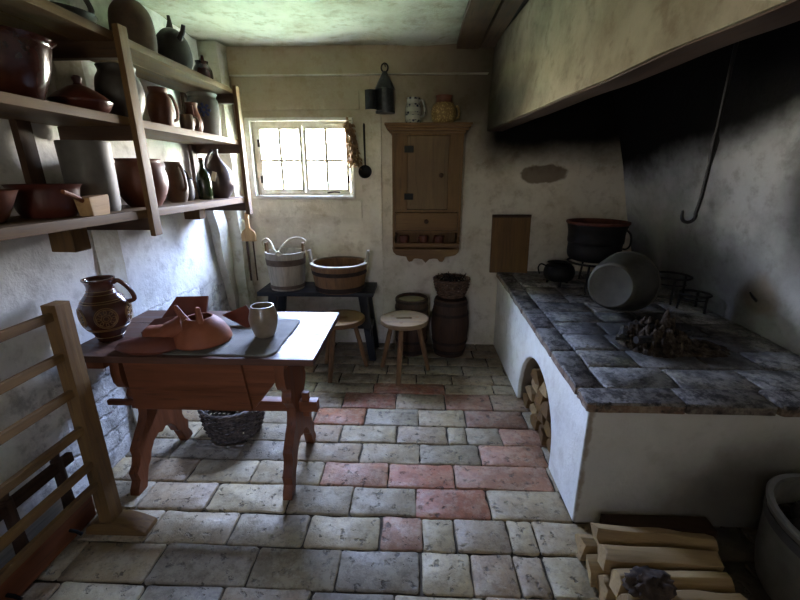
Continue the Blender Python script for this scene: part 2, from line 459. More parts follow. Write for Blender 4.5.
# wall plate and whitewashed timbers of the back wall
b = MB(); b.grid(lin_sp(-1.5, .62, 30), lin_sp(2.315, 2.515, 4), lambda u, v, d: (u, 3.525 + d, v), None, .03, .01, 3)
struct(b.build('trim_3', M_back, ang=50))
b = MB(); b.grid(lin_sp(-1.49, .56, 40), lin_sp(3.50, 3.55, 2), lambda u, v, d: (u, v + .008 * noise.noise((u * 3, 0, 1)), 2.308 + d * .4), None, .009, .008, 4)
struct(b.build('trim_4', M_white, ang=60))
b = MB(); b.grid(lin_sp(-.452, -.285, 4), lin_sp(.01, 2.30, 40), lambda u, v, d: (u + .006 * noise.noise((0, 1, v * 3)), 3.524 + d, v), None, .03, .008, 3)
struct(b.build('trim_5', M_back, ang=50))
b = MB(); b.grid(lin_sp(-1.48, -.462, 14), lin_sp(2.06, 2.195, 3), lambda u, v, d: (u, 3.527 + d, v), None, .03, .006, 3)
struct(b.build('trim_6', M_back, ang=50))
b = MB(); b.grid(lin_sp(-1.48, -.462, 14), lin_sp(1.19, 1.345, 3), lambda u, v, d: (u, 3.527 + d, v), None, .03, .006, 3)
struct(b.build('trim_7', M_back, ang=50))
# corner post and brace of the left wall
b = MB(); b.grid(lin_sp(3.38, 3.54, 4), lin_sp(0, 2.515, 40), lambda u, v, d: (-1.50 + .03 * noise.noise((v * 1.6, u * 2, 3)) + d, u, v), None, -.15, .014, 4)
struct(b.build('trim_8', M_white, ang=60))
b = MB(); b.grid(lin_sp(0, 1, 24), lin_sp(0, 1, 4), lambda u, v, d: (-1.585 + d, 3.12 + .30 * u + .17 * v + .02 * noise.noise((u * 4, 0, 0)), 1.36 - 1.345 * u), None, -.065, .012, 5)
struct(b.build('trim_9', M_white, ang=60))
b = MB(); b.grid(lin_sp(1.98, 2.16, 4), lin_sp(0, 2.515, 40), lambda u, v, d: (-1.645 + d, u + .015 * noise.noise((v * 2, 0, 0)), v), None, -.012, .01, 4)
struct(b.build('trim_10', M_white, ang=60))

# windows
M_frame = NT('painted_frame')
n_ = M_frame.noise(12, 5); M_frame.bump(n_, .3, .003)
M_frame = M_frame.fin(M_frame.ramp(n_, [(.35, C(196, 186, 162)), (.65, C(228, 222, 204))]), .6)
M_reveal = plaster('limewash_reveal', C(220, 218, 208), C(206, 202, 190), C(170, 160, 140))
s_ = NT('window_glass')
s_.t.nodes.remove(s_.b)
tr = s_.n('ShaderNodeBsdfTransparent'); gl = s_.n('ShaderNodeBsdfGlossy'); gl.inputs['Roughness'].default_value = .03
mx = s_.n('ShaderNodeMixShader'); fr = s_.n('ShaderNodeLayerWeight'); fr.inputs[0].default_value = .5
s_.set(mx.inputs[0], s_.math('MULTIPLY_ADD', s_.math('POWER', fr.outputs['Facing'], 5.0), .6, .02)); s_.t.links.new(tr.outputs[0], mx.inputs[1]); s_.t.links.new(gl.outputs[0], mx.inputs[2])
s_.t.links.new(mx.outputs[0], s_.out.inputs[0]); M_glass = s_.m

def window(name, x0, x1, z0, z1, y, sgn, leafs=2, bars=(1, 1)):
    """casement window in a hole; y is the plane of the sashes, sgn points outdoors"""
    f = MB(); w = .034
    lo, hi = min(y, y + sgn * .06), max(y, y + sgn * .06)
    f.box((x0, lo, z0), (x0 + w, hi, z1)).box((x1 - w, lo, z0), (x1, hi, z1)).box((x0 + w, lo, z0), (x1 - w, hi, z0 + w)).box((x0 + w, lo, z1 - w), (x1 - w, hi, z1))
    fo = struct(f.build(name, M_frame, bev=.004))
    iw = (x1 - x0 - 2 * w) / leafs
    for k in range(leafs):
        a, b = x0 + w + iw * k + .003, x0 + w + iw * (k + 1) - .003
        s = MB(); t = .028; l2, h2 = min(y - sgn * .012, y + sgn * .02), max(y - sgn * .012, y + sgn * .02)
        s.box((a, l2, z0 + w), (a + t, h2, z1 - w)).box((b - t, l2, z0 + w), (b, h2, z1 - w)).box((a + t, l2, z0 + w), (b - t, h2, z0 + w + t)).box((a + t, l2, z1 - w - t), (b - t, h2, z1 - w))
        so = s.build('casement', M_frame, fo, .003)
        m = MB(); zc = (z0 + z1) / 2 - .008; xc = (a + b) / 2
        m.box((xc - .012, l2 + .004, z0 + w + t), (xc + .012, h2 - .002, z1 - w - t))
        m.box((a + t, l2 + .005, zc - .011), (xc - .012, h2 - .003, zc + .011)); m.box((xc + .012, l2 + .005, zc - .011), (b - t, h2 - .003, zc + .011))
        m.build('glazing_bar', M_frame, so, .002)
        p = MB(); yc = y + sgn * .01; p.box((a + t, yc - .001, z0 + w + t), (b - t, yc + .001, z1 - w - t)); p.build('pane', M_glass, so)
        hx = a + .012 if k == 0 else b - .012
        for hz in (z0 + .14, z1 - .17):
            hg = MB(); hg.box((hx - .01, l2 - .004, hz - .03), (hx + .01, l2 + .001, hz + .03)); hg.build('hinge', RIRON, so, .001)
    return fo
w1 = window('window_1', WX0 + .03, WX1, WZ0, WZ1 - .012, 3.57, 1)
lt = MB(); lt.tube([(-.90 + .14, 3.556, 1.405), (-.90 + .2, 3.553, 1.412), (-.90 + .25, 3.556, 1.41)], .006); lt.build('latch', RIRON, w1)
b = MB(); b.box((WX0 - .008, 3.522, WZ0 - .02), (WX1 + .008, 3.60, WZ0 + .006), .002); b.box((WX0 - .008, 3.522, WZ1 - .011), (WX1 + .008, 3.60, WZ1 + .012), .002)
b.box((WX0 - .012, 3.522, WZ0), (WX0 + .029, 3.63, WZ1), .002); b.box((WX1 - .006, 3.522, WZ0), (WX1 + .008, 3.60, WZ1), .002)
struct(b.build('trim_11', M_reveal, bev=.004))
window('window_2', FX0, FX1, FZ0, FZ1, -1.34, -1)

# ------------------------------------------------------------------ hearth and hood
def hz(y): return .66 + (y - 1.45) * .032                       # the hearth top rises slightly towards the wall
arch = [(2.22 + .36 * math.cos(t), .1 + .36 * math.sin(t)) for t in [PI * i / 18 for i in range(19)]]
poly = [(1.49, .0), (1.86, 0)] + [(y, z) for y, z in arch[::-1]] + [(2.58, 0), (3.545, 0), (3.545, .682), (1.49, .617)]
h = thing('raised_hearth', 'whitewashed masonry cooking hearth with arched wood hole under the soot hood', 'hearth', (1.3, 2.5, 0))
ho = (1.3, 2.5, 0)
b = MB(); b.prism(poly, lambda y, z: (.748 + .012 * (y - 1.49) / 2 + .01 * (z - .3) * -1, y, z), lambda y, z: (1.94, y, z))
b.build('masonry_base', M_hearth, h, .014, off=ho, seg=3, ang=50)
bm = bmesh.new(); cl = bm.loops.layers.float_color.new('tint')
fnh = lambda x, y, z: (x - ho[0] + .02 * (y - 1.45) / 2, y - ho[1], z + hz(y) - .66)
BR = [C(120, 92, 70), C(104, 80, 62), C(136, 108, 82), C(96, 82, 70)]
y = 1.45 + .13
while y < 3.5:
    l = min(random.uniform(.26, .36), 3.54 - y); brick(bm, cl, .715, .84, y, y + l, .662, .618, random.choice(BR), .002, .003, .006, .003, fnh); y += l
x = .715
while x < 1.93:
    l = min(random.uniform(.3, .42), 1.95 - x)
    if 1.95 - x - l < .1: l = 1.95 - x
    brick(bm, cl, x, x + l, 1.45, 1.58, .662, .618, random.choice(BR), .002, .003, .006, .003, fnh); x += l
me = bpy.data.meshes.new('brick_edging'); bm.to_mesh(me); bm.free(); me.materials.append(M_hbrick); me.set_sharp_from_angle(angle=R(50))
o = bpy.data.objects.new('brick_edging', me); o.parent = h; col.objects.link(o)
bm = bmesh.new(); cl = bm.loops.layers.float_color.new('tint')
TC = [C(150, 149, 148), C(134, 133, 134), C(162, 160, 158), C(122, 120, 120), C(142, 138, 132)]
y = 1.58
while y < 3.5:
    w = min(random.uniform(.17, .2), 3.55 - y); x = .84 + 0
    while x < 1.93:
        l = random.uniform(.22, .36)
        if 1.96 - x - l < .12: l = 1.96 - x
        brick(bm, cl, x, x + l, y, y + w, .66, .62, random.choice(TC), .002, .003, .004, .003, fnh); x += l
    y += w
n0 = bm.verts[:]
for q in (((.75, 1.5), (1.96, 1.5), (1.94, 3.55), (.78, 3.55)),):
    f = bm.faces.new([bm.verts.new((px - ho[0], py - ho[1], hz(py) - .012)) for px, py in q])
    for l in f.loops: l[cl] = C(60, 58, 58)
me = bpy.data.meshes.new('tile_top'); bm.to_mesh(me); bm.free(); me.materials.append(M_htile); me.set_sharp_from_angle(angle=R(50))
o = bpy.data.objects.new('tile_top', me); o.parent = h; col.objects.link(o)

hd = thing('chimney_hood', 'large plastered smoke hood with blackened inside hanging over the raised hearth', 'chimney hood', (1.2, 2.2, 1.9))
hx = lambda y, z: .575 + (3.55 - y) * .072 + (z - 1.9) * .03
b = MB()
b.grid(lin_sp(.72, 3.54, 60), lin_sp(0, 1, 14), lambda u, v, d: (hx(u, 1.9) + d + .02 * v, u, 1.895 + .009 * noise.noise((u * 2.6, 0, 0)) * (1 - v) + (2.515 - 1.895) * v), None, .13, .014, 2.0, 1)
b.build('hood_face', [M_hood, SOOTM], hd, off=(1.2, 2.2, 1.9), ang=60)
b = MB()
b.grid(lin_sp(.72, 3.53, 50), lin_sp(0, 1, 4), lambda u, v, d: (hx(u, 1.9) + .014 + .115 * v, u, 1.905 + .009 * noise.noise((u * 2.6, 0, 0)) - d), None, .014, .008, 5)
b.build('lintel', W(DRK, 'y', rough=.8), hd, off=(1.2, 2.2, 1.9))
b = MB(); b.grid(lin_sp(.82, 1.95, 20), lin_sp(1.895, 2.515, 10), lambda u, v, d: (u, .72 + d, v), None, .13, .01, 2, 1)
b.build('hood_end', [M_hood, SOOTM], hd, off=(1.2, 2.2, 1.9))

# iron trammel hook
k = thing('pot_hook', 'long black iron pot hook hanging down inside the smoke hood', 'hook', (1.35, 1.98, 1.34))
b = MB(); o3 = (1.35, 1.98, 1.34)
b.tube([(1.35, 1.98, 2.50), (1.35, 1.98, 1.9), (1.35, 1.98, 1.72)], .008); b.tube([(1.35, 1.98, 1.73), (1.35, 1.98, 1.70), (1.35, 1.98, 1.66), (1.35, 1.98, 1.6)], [.009, .017, .015, .008])
b.build('hanging_rod', BIRON, k, off=o3)
b = MB(); b.tube([(1.35, 1.98, 1.6), (1.345, 1.98, 1.45), (1.335, 1.98, 1.375)] + [(1.305 + .032 * math.cos(t), 1.98, 1.365 + .03 * math.sin(t)) for t in [-PI * i / 8 for i in range(9)]] + [(1.272, 1.98, 1.39)], [.008] * 11 + [.007, .005])
b.build('hook_end', BIRON, k, off=o3)

# ------------------------------------------------------------------ generic pottery
def offs(prof, t):
    """closed vessel: outer profile plus an inner skin t thick"""
    inner = [(max(r - t, .001), z) for r, z in prof[::-1] if z > prof[0][1] + t]
    return [(0, prof[0][1])] + prof + inner + [(max(prof[0][0] - t, .001), prof[0][1] + t), (0, prof[0][1] + t)]
def prof_r(prof, z):
    for (r0, z0), (r1, z1) in zip(prof, prof[1:]):
        if z0 <= z <= z1: return r0 + (r1 - r0) * (z - z0) / max(z1 - z0, 1e-6)
    return prof[-1][0]
def smoothp(pts, n=4):
    """Catmull-Rom through control points"""
    out = []; P = [pts[0]] + list(pts) + [pts[-1]]
    for i in range(1, len(P) - 2):
        for k in range(n):
            t = k / n; q = []
            for d in range(len(pts[0])):
                p0, p1, p2, p3 = (P[i + j][d] for j in (-1, 0, 1, 2))
                q.append(.5 * (2 * p1 + (p2 - p0) * t + (2 * p0 - 5 * p1 + 4 * p2 - p3) * t * t + (3 * p1 - p0 - 3 * p2 + p3) * t ** 3))
            out.append(tuple(q))
    out.append(tuple(pts[-1])); return out
def pot(name, label, cat, loc, prof, mat, t=.006, handles=(), group=None, rz=0, wob=.02, n=36, part='body', hr=.009, extra=None):
    o = thing(name, label, cat, loc, rz, group)
    p = smoothp(prof); b = MB(); b.lathe(offs(p, t), n, wob=wob); b.build(part, mat, o, ang=50)
    for (ang, z0, z1, out) in handles:
        r0, r1 = prof_r(p, z0) - .004, prof_r(p, z1) - .004
        pts = smoothp([(r0, z0), (r0 + out * .8, z0 + (z1 - z0) * .12), (max(r0, r1) * .5 + r1 * .5 + out, z0 + (z1 - z0) * .6), (r1 + out * .6, z1 + .004), (r1, z1 - .004)])
        hb = MB(); hb.tube([(r * math.cos(ang), r * math.sin(ang), z) for r, z in pts], hr, 8); hb.build('handle', mat, o)
    return o, p

# ------------------------------------------------------------------ wall shelf
S0, S1, S2 = 1.355, 1.765, 2.10
sh = thing('crockery_shelf', 'three tier wooden wall shelf holding crockery above the table', 'shelf', (-1.45, 1.9, 1.2))
so = (-1.45, 1.9, 1.2)
for z, t in ((S0, .036), (S1, .036), (S2, .036)):
    b = MB(); b.box((-1.648, .3, z), (-1.46, 3.13, z + t), .003); b.box((-1.457, .3, z), (-1.29, 3.13, z + t), .003)
    b.build('shelf_board', W(SHW, 'y'), sh, .004, off=so)
for y, top in ((1.935, 2.165), (3.09, 2.15)):
    b = MB(); b.box((-1.29, y - .03, 1.265), (-1.262, y + .03, top), .003); b.build('front_post', W(SHW, 'z'), sh, .004, off=so)
for y in (1.72, 3.04):
    b = MB(); b.box((-1.64, y - .035, S0 + .036), (-1.61, y + .035, S2), .002); b.build('wall_upright', W(DRK, 'z'), sh, .004, off=so)
for y, z0 in ((1.62, 1.245), (2.62, 1.275)):
    b = MB(); b.box((-1.50, y - .04, z0), (-1.395, y + .04, S0 - .001), .003); b.build('bracket', W(SHW, 'z'), sh, .005, off=so)
for y in (1.935, 3.09):
    for z in (S0, S1, S2):
        b = MB(); b.box((-1.64, y - .022, z - .062), (-1.291, y + .022, z - .001), .002); b.build('bearer', W(DRK, 'x'), sh, .003, off=so)

GR = 'crockery on the wall shelf'
glz = clay('glazed_brown', C(44, 22, 18), C(70, 34, 26), .18, .6)
glr = clay('glazed_red', C(60, 29, 24), C(86, 42, 32), .3, .5)
rbr = clay('red_brown', C(78, 43, 30), C(110, 62, 43), .5, .35)
drk = clay('dark_stone', C(32, 27, 25), C(52, 44, 40), .5, .4)
brn = clay('brown_stone', C(60, 42, 34), C(88, 62, 50), .6, .3)
gry = clay('grey_stone', C(78, 76, 73), C(102, 98, 93), .6, .35)
dkg = clay('dark_grey', C(44, 42, 41), C(70, 66, 62), .5, .4)
gbr = clay('grey_brown', C(74, 60, 46), C(104, 86, 67), .4, .4)
z1, z2, z3 = S0 + .037, S1 + .037, S2 + .037
ST = 'stood on the '
pot('glazed_bowl', 'large glossy dark brown bowl at the near end of the middle shelf', 'bowl', (-1.47, 1.56, z2), [(.075, 0), (.09, .03), (.122, .11), (.138, .18), (.142, .2), (.158, .215)], glz, group=GR)
o, p = pot('lidded_dish', 'low red brown dish with cone shaped lid on the middle shelf', 'dish', (-1.46, 1.865, z2), [(.07, 0), (.095, .02), (.11, .045), (.112, .05)], glr, group=GR)
b = MB(); b.lathe([(0, .05), (.114, .05), (.116, .056), (.09, .08), (.04, .112), (.018, .12), (.014, .128), (.02, .148), (.012, .156), (0, .157)], 32); b.build('lid', glr, o)
pot('storage_jar', 'dark grey wide mouthed jar behind the near shelf post', 'jar', (-1.46, 2.13, z2), [(.055, 0), (.08, .04), (.102, .12), (.095, .19), (.078, .225), (.084, .25)], dkg, group=GR)
pot('earthen_jug', 'red brown handled jug on the middle shelf beside the dark jar', 'jug', (-1.45, 2.43, z2), [(.045, 0), (.056, .03), (.066, .1), (.06, .16), (.046, .185), (.05, .215)], rbr, handles=[(R(60), .05, .18, .045)], group=GR)
pot('stoneware_cup', 'small pale handled cup between the jugs on the middle shelf', 'cup', (-1.4, 2.6, z2), [(.03, 0), (.038, .03), (.04, .07), (.036, .1)], gbr, handles=[(R(40), .02, .085, .032)], group=GR, hr=.006)
pot('earthen_jug', 'small red brown jug just before the blue flowered crock', 'jug', (-1.44, 2.755, z2), [(.036, 0), (.05, .03), (.054, .08), (.04, .13), (.034, .16), (.04, .19)], rbr, handles=[(R(-60), .05, .16, .035)], group=GR, hr=.007)
o, p = pot('stoneware_crock', 'light grey crock with painted blue flower at the far end', 'crock', (-1.46, 2.95, z2), [(.085, 0), (.094, .02), (.1, .12), (.1, .22), (.088, .25), (.098, .275)], gry, group=GR)
blue = clay('cobalt', C(30, 44, 92), C(44, 62, 118), .35, .5)
b = MB()
for q in range(7):
    t = q * 2 * PI / 7
    for u in (.018, .034):
        a0 = R(-62) + math.cos(t) * u / .1; zz = .165 + math.sin(t) * u
        b.M = Matrix.Translation((.1 * math.cos(a0), .1 * math.sin(a0), zz)) @ Matrix.Rotation(a0, 4, 'Z') @ Matrix.Diagonal((.25, 1, 1, 1))
        b.lathe([(0, -.011), (.008, -.007), (.011, 0), (.008, .007), (0, .011)], 8)
b.build('blue_flower', blue, o)
pot('inverted_pot', 'brown egg shaped pot upside down on the top shelf', 'pot', (-1.45, 2.3, z3), [(.09, 0), (.1, .05), (.1, .13), (.088, .2), (.05, .245), (.01, .25)], brn, group=GR)
o, p = pot('spouted_jug', 'dark jug with upright pointed grip on the top shelf', 'jug', (-1.45, 2.655, z3), [(.07, 0), (.095, .05), (.1, .11), (.085, .175), (.05, .22), (.022, .235), (.02, .24)], drk, group=GR)
b = MB(); b.tube([(0, 0, .235), (.004, 0, .27), (.002, 0, .3)], [.02, .012, .009]); b.build('grip', drk, o)
b = MB(); b.tube([(.07, -.04, .17), (.105, -.06, .2), (.12, -.07, .23)], [.018, .013, .011]); b.build('spout', drk, o)
o, p = pot('little_pitcher', 'smallest dark glazed pitcher at the far end of the top shelf', 'pitcher', (-1.44, 2.97, z3), [(.045, 0), (.062, .04), (.058, .09), (.04, .12), (.042, .14)], glz, handles=[(R(100), .04, .12, .03)], group=GR, hr=.007)
b = MB(); b.tube([(.02, -.03, .135), (.03, -.045, .165)], [.014, .008]); b.build('lip', glz, o)
# pan with a raised handle on the top shelf, by the near post
o, p = pot('handled_pan', 'dark round pan with raised curved handle by the near post on top', 'pan', (-1.47, 1.86, z3), [(.08, 0), (.1, .01), (.125, .04), (.13, .05)], drk, group=GR)
b = MB(); b.tube(smoothp([(.10, .03, .045), (.11, .04, .07), (.09, .04, .12), (.07, .03, .17), (.065, .02, .2)]), .011); b.build('handle', drk, o)

pot('earthen_bowl', 'reddish brown bowl at the near end of the bottom shelf', 'bowl', (-1.47, 1.335, z1), [(.045, 0), (.06, .02), (.085, .075), (.098, .105), (.104, .11)], rbr, group=GR)
pot('casserole_bowl', 'wide dark red rimmed bowl on the bottom shelf', 'bowl', (-1.46, 1.575, z1), [(.085, 0), (.1, .03), (.108, .09), (.112, .11), (.122, .125)], glr, handles=[], group=GR)
o, p = pot('tall_crock', 'tall smooth grey stoneware crock on the bottom shelf', 'crock', (-1.47, 1.835, z1), [(.088, 0), (.095, .03), (.098, .15), (.1, .26), (.1, .295), (.098, .3)], gry, group=GR)
pot('round_pot', 'large round terracotta pot behind the near shelf post', 'pot', (-1.46, 2.165, z1), [(.075, 0), (.105, .05), (.125, .12), (.118, .19), (.1, .225), (.106, .24)], rbr, group=GR)
pot('stoneware_jug', 'grey brown handled jug next to the round terracotta pot', 'jug', (-1.45, 2.465, z1), [(.045, 0), (.06, .05), (.062, .12), (.05, .18), (.042, .21), (.048, .235)], gbr, handles=[(R(-30), .07, .21, .05)], group=GR)
o, p = pot('bail_pot', 'small dark pot with thin arched handle on the bottom shelf', 'pot', (-1.49, 2.625, z1), [(.04, 0), (.052, .03), (.054, .09), (.05, .13), (.054, .14)], dkg, group=GR)
b = MB(); b.tube(smoothp([(0, -.054, .13), (0, -.045, .17), (0, 0, .195), (0, .045, .17), (0, .054, .13)]), .004); b.build('bail_handle', BIRON, o)
s_ = NT('bottle_glass'); M_bot = s_.fin(C(44, 58, 30), .1, 0, .6); s_.b.inputs['Transmission Weight'].default_value = .35
o, p = pot('green_bottle', 'dark green glass bottle with paper tag at its neck', 'bottle', (-1.43, 2.76, z1), [(.04, 0), (.046, .02), (.048, .11), (.04, .16), (.018, .2), (.015, .235), (.018, .24), (.016, .255)], M_bot, t=.003, group=GR)
b = MB(); b.lathe([(0, .245), (.014, .245), (.015, .27), (0, .272)], 12); b.build('cork', W(OAK, 'z'), o)
b = MB(); b.box((.02, -.028, .14), (.05, -.026, .2), 0, Matrix.Rotation(R(18), 4, 'Y')); b.build('paper_tag', clay('paper', C(196, 186, 160), C(210, 202, 180), .8), o)
o, p = pot('narrow_neck_jug', 'dark bulbous narrow necked jug at the far end by the window', 'jug', (-1.43, 2.975, z1), [(.055, 0), (.085, .04), (.107, .11), (.09, .19), (.045, .25), (.022, .285), (.019, .315), (.024, .335)], clay('dark_jug', C(48, 38, 38), C(70, 56, 54), .35, .5), handles=[(R(-100), .19, .315, .05)], group=GR, hr=.01)
sc = thing('butter_scoop', 'pale wooden scoop lying at the front of the bottom shelf', 'scoop', (-1.335, 1.64, z1), R(10))
b = MB(); b.box((-.03, -.06, 0), (.035, .055, .075), .008); b.build('scoop_blade', W(PALE, 'y'), sc, .006)
b = MB(); b.tube([(-.0, -.05, .06), (-.0, -.11, .085), (.0, -.16, .1)], [.011, .009, .008]); b.build('handle', W(RED, 'y'), sc)
bx_ = MB(); bx_.box((-.035, -.05, 0), (.035, .05, .12), .001)
o = bx_.build('wooden_box', W(PALE, 'z'), None, .003); o.location = (-1.585, 2.9, z1); o.location.z = z1
tag(o, 'small pale upright wooden box behind the green bottle', 'box')

# ------------------------------------------------------------------ trestle table
TX0, TX1, TY0, TY1, TZ = -1.6, -.44, 1.575, 2.215, .775
t = thing('trestle_table', 'dark red wooden trestle table with scalloped legs by the left wall', 'table', (-1.02, 1.9, 0)); to = (-1.02, 1.9, 0)
b = MB()
for k in range(3):
    y0 = TY0 + (TY1 - TY0) * k / 3; b.box((TX0, y0 + .0006, TZ - .032), (TX1, y0 + (TY1 - TY0) / 3 - .0006, TZ), .0006)
s = NT('table_top_wood'); v = s.map((1.6, 22, 22)); gA = s.noise(1, 6, .65, v, .5); gB = s.noise(4, 5)
cA = s.ramp(gA, [(.3, C(60, 40, 32)), (.7, C(100, 68, 52))])
s.bump(gA, .25, .002); M_top = s.fin(cA, s.math('ADD', s.rng(gB, .35, .65, .28, .42), s.rng(gA, .35, .65, 0, .2)), 0, .3)
b.build('tabletop', M_top, t, .003, off=to)
def trestle(x):
    # side outline (y, z): two splayed scalloped feet meeting at the stretcher, flaring arms under the top
    half = [(.0, .2), (.03, .215), (.075, .20), (.11, .16), (.125, .12), (.15, .10), (.17, .05), (.19, 0), (.255, 0), (.25, .03), (.225, .07), (.235, .12), (.205, .15),
            (.19, .19), (.195, .23), (.165, .265), (.135, .30), (.105, .33), (.085, .37), (.082, .42), (.105, .45), (.13, .475), (.138, .51), (.125, .535), (.14, .56), (.175, .575), (.195, .61), (.2, .66), (.195, .70), (.195, .742)]
    pl = [(1.83 + y, z) for y, z in half] + [(1.83 - y, z) for y, z in half[1:][::-1]]
    b = MB(); b.prism(pl, lambda y, z: (x - .024, y, z), lambda y, z: (x + .024, y, z)); return b
for x in (-1.40, -.62): trestle(x).build('trestle_leg', W(RED, 'z', rough=.5), t, .004, off=to)
b = MB(); b.box((-1.5, 1.805, .36), (-.5, 1.855, .42), .001); b.build('stretcher', W(RED, 'x', rough=.5), t, .004, off=to)
for x in (-1.46, -.565):
    b = MB(); b.box((x - .018, 1.815, .325), (x + .018, 1.845, .465), .001); b.build('wedge', W(RED, 'z'), t, .003, off=to)
# dough trough drawer hung under the top
b = MB()
fr = [(-1.335, .742), (-.55, .742), (-.76, .475), (-1.335, .475)]
b.prism(fr, lambda x, z: (x, 1.655, z), lambda x, z: (x, 1.795, z))
b.prism([(-1.36, .742), (-.80, .742), (-.77, .468), (-1.345, .468)], lambda x, z: (x, 1.635, z), lambda x, z: (x, 1.6545, z))
b.box((-1.48, 1.636, .485), (-1.345, 1.66, .512))
b.build('hanging_trough', W(RED, 'x', rough=.5), t, .006, off=to)
b = MB(); b.box((-1.5, 1.60, .70), (-1.42, 2.05, .743), 0); b.box((-1.36, 2.12, .71), (-.66, 2.16, .743), 0); b.build('slide_rail', W(RED, 'x'), t, .002, off=to)
b = MB()
b.prism([(-1.36, .742), (-1.335, .742), (-1.335, .475), (-1.36, .48), (-1.345, .56), (-1.40, .64)], lambda x, z: (x, 1.665, z), lambda x, z: (x, 1.70, z)); b.build('side_scroll', W(RED, 'z'), t, .003, off=to)

# things on the table
s = NT('woven_cloth'); wv = s.n('ShaderNodeTexChecker'); s.set(wv.inputs[0], s.P); wv.inputs['Scale'].default_value = 160
n_ = s.noise(5, 5); s.bump(s.math('ADD', wv.outputs['Fac'], s.math('MULTIPLY', n_, 3)), .4, .003)
M_cloth = s.fin(s.ramp(n_, [(.3, C(92, 88, 80)), (.7, C(128, 122, 112))]), .8, 0, .2)
b = MB()
cx0, cx1, cy0, cy1 = -1.16, -.625, 1.60, 2.08; N, Mv = 44, 34; V = {}
for i in range(N + 1):
    for j in range(Mv + 1):
        u, v = i / N, j / Mv; x = cx0 + (cx1 - cx0) * u; y = cy0 + (cy1 - cy0) * v
        r = .05                                                   # rounded corners
        for sx in (0, 1):
            for sy in (0, 1):
                ccx = cx0 + r if sx == 0 else cx1 - r; ccy = cy0 + r if sy == 0 else cy1 - r
                if (x < ccx) == (sx == 0) and (y < ccy) == (sy == 0):
                    d = Vector((x - ccx, y - ccy)); m = max(abs(d.x), abs(d.y))
                    if d.length > 1e-6 and m > 0: d = d * (m / d.length); x, y = ccx + d.x, ccy + d.y
        e = min(u, 1 - u) * 2
        z = TZ + .004 + .004 * abs(noise.noise((x * 9, y * 5, 0))) + .004 * max(0, noise.noise((x * 3, y * 26, 2))) * (u > .8)
        V[i, j] = b.v((x + .006 * noise.noise((y * 6, 0, 0)), y + .006 * noise.noise((x * 6, 3, 0)), z))
for i in range(N):
    for j in range(Mv): b.f([V[i, j], V[i + 1, j], V[i + 1, j + 1], V[i, j + 1]])
o = b.build('table_runner', M_cloth, None, ang=80, off=(-.9, 1.85, TZ)); o.location = (-.9, 1.85, TZ)
md = o.modifiers.new('thick', 'SOLIDIFY'); md.thickness = .003; md.offset = -1
tag(o, 'dark grey woven cloth lying on the trestle table', 'cloth')

M_jug = clay('slip_jug', C(58, 32, 24), C(88, 50, 36), .2, .6)
M_slip = clay('slip', C(140, 108, 62), C(164, 130, 78), .35, .5)
jp = [(.066, 0), (.07, .012), (.082, .04), (.118, .095), (.131, .15), (.124, .20), (.09, .25), (.072, .27), (.067, .30), (.074, .325), (.082, .335), (.082, .342)]
o, p = pot('decorated_jug', 'dark brown jug with yellow slip medallion near the wall end of table', 'jug', (-1.505, 1.785, TZ), [(r * .82, z * .9) for r, z in jp], M_jug, handles=[(R(25), .18, .285, .04)], hr=.011, n=48)
b = MB()
def onj(a, z): r = prof_r(p, z) + .0006; return (r * math.cos(a), r * math.sin(a), z)
for z in (.024, .066, .073, .2, .209, .236, .252):
    b.tube([onj(2 * PI * i / 48, z) for i in range(48)], .0016, 5, True)
for q in range(5):
    ac = R(-52) + q * R(72); zc = .132
    for rr in (.05, .043, .02, .012):
        b.tube([onj(ac + rr * math.cos(w) / .114, zc + rr * math.sin(w)) for w in [2 * PI * i / 30 for i in range(30)]], .0017, 5, True)
    for e in range(8):
        w = e * PI / 4
        b.tube([onj(ac + (.031 + .009 * math.cos(2 * PI * i / 12)) * math.cos(w + .2 * math.sin(2 * PI * i / 12)) / .114, zc + (.031 + .009 * math.cos(2 * PI * i / 12)) * math.sin(w + .2 * math.sin(2 * PI * i / 12))) for i in range(12)], .0015, 5, True)
b.build('slip_decoration', M_slip, o)

M_mug = clay('mug_grey', C(112, 98, 78), C(140, 124, 100), .3, .5)
pot('stoneware_mug', 'grey barrel shaped stoneware beaker standing on the dark cloth', 'mug', (-.745, 1.83, TZ + .008), [(.042, 0), (.05, .01), (.066, .065), (.069, .1), (.06, .14), (.055, .158)], M_mug, n=40)

TER = clay('terracotta', C(120, 65, 40), C(150, 86, 56), .65, .35, 6)
TRD = clay('terracotta_dark', C(88, 46, 35), C(114, 62, 46), .55, .4, 6)
# domed, two-horned terracotta vessel with a long open spout
d = thing('horned_terracotta_vessel', 'orange terracotta domed vessel with two horns lying on the cloth', 'pottery', (-1.03, 1.765, TZ + .008))
dp = smoothp([(.132, 0), (.136, .01), (.126, .04), (.102, .08), (.074, .108), (.06, .12)])
b = MB(); b.lathe(dp + [(.054, .119)] + [(max(r - .012, .02), z) for r, z in dp[::-1] if z < .115], 40, wob=.03); b.build('dome', TER, d)
for x0, x1, y in ((-.052, -.092, -.025), (.03, .026, -.05)):
    b = MB(); b.tube([(x0, y, .10), ((x0 + x1) / 2, y, .135), (x1, y, .172), (x1 * 1.03, y, .182)], [.02, .015, .012, .008]); b.build('horn', TER, d)
b = MB(); b.tube(smoothp([(-.06, -.02, .085), (-.105, -.035, .07), (-.15, -.045, .054), (-.20, -.05, .052), (-.232, -.052, .054)], 3), [.05] * 3 + [.044] * 3 + [.037] * 3 + [.033] * 3 + [.031], 16, flat=1.5)
b.build('spout', TER, d)
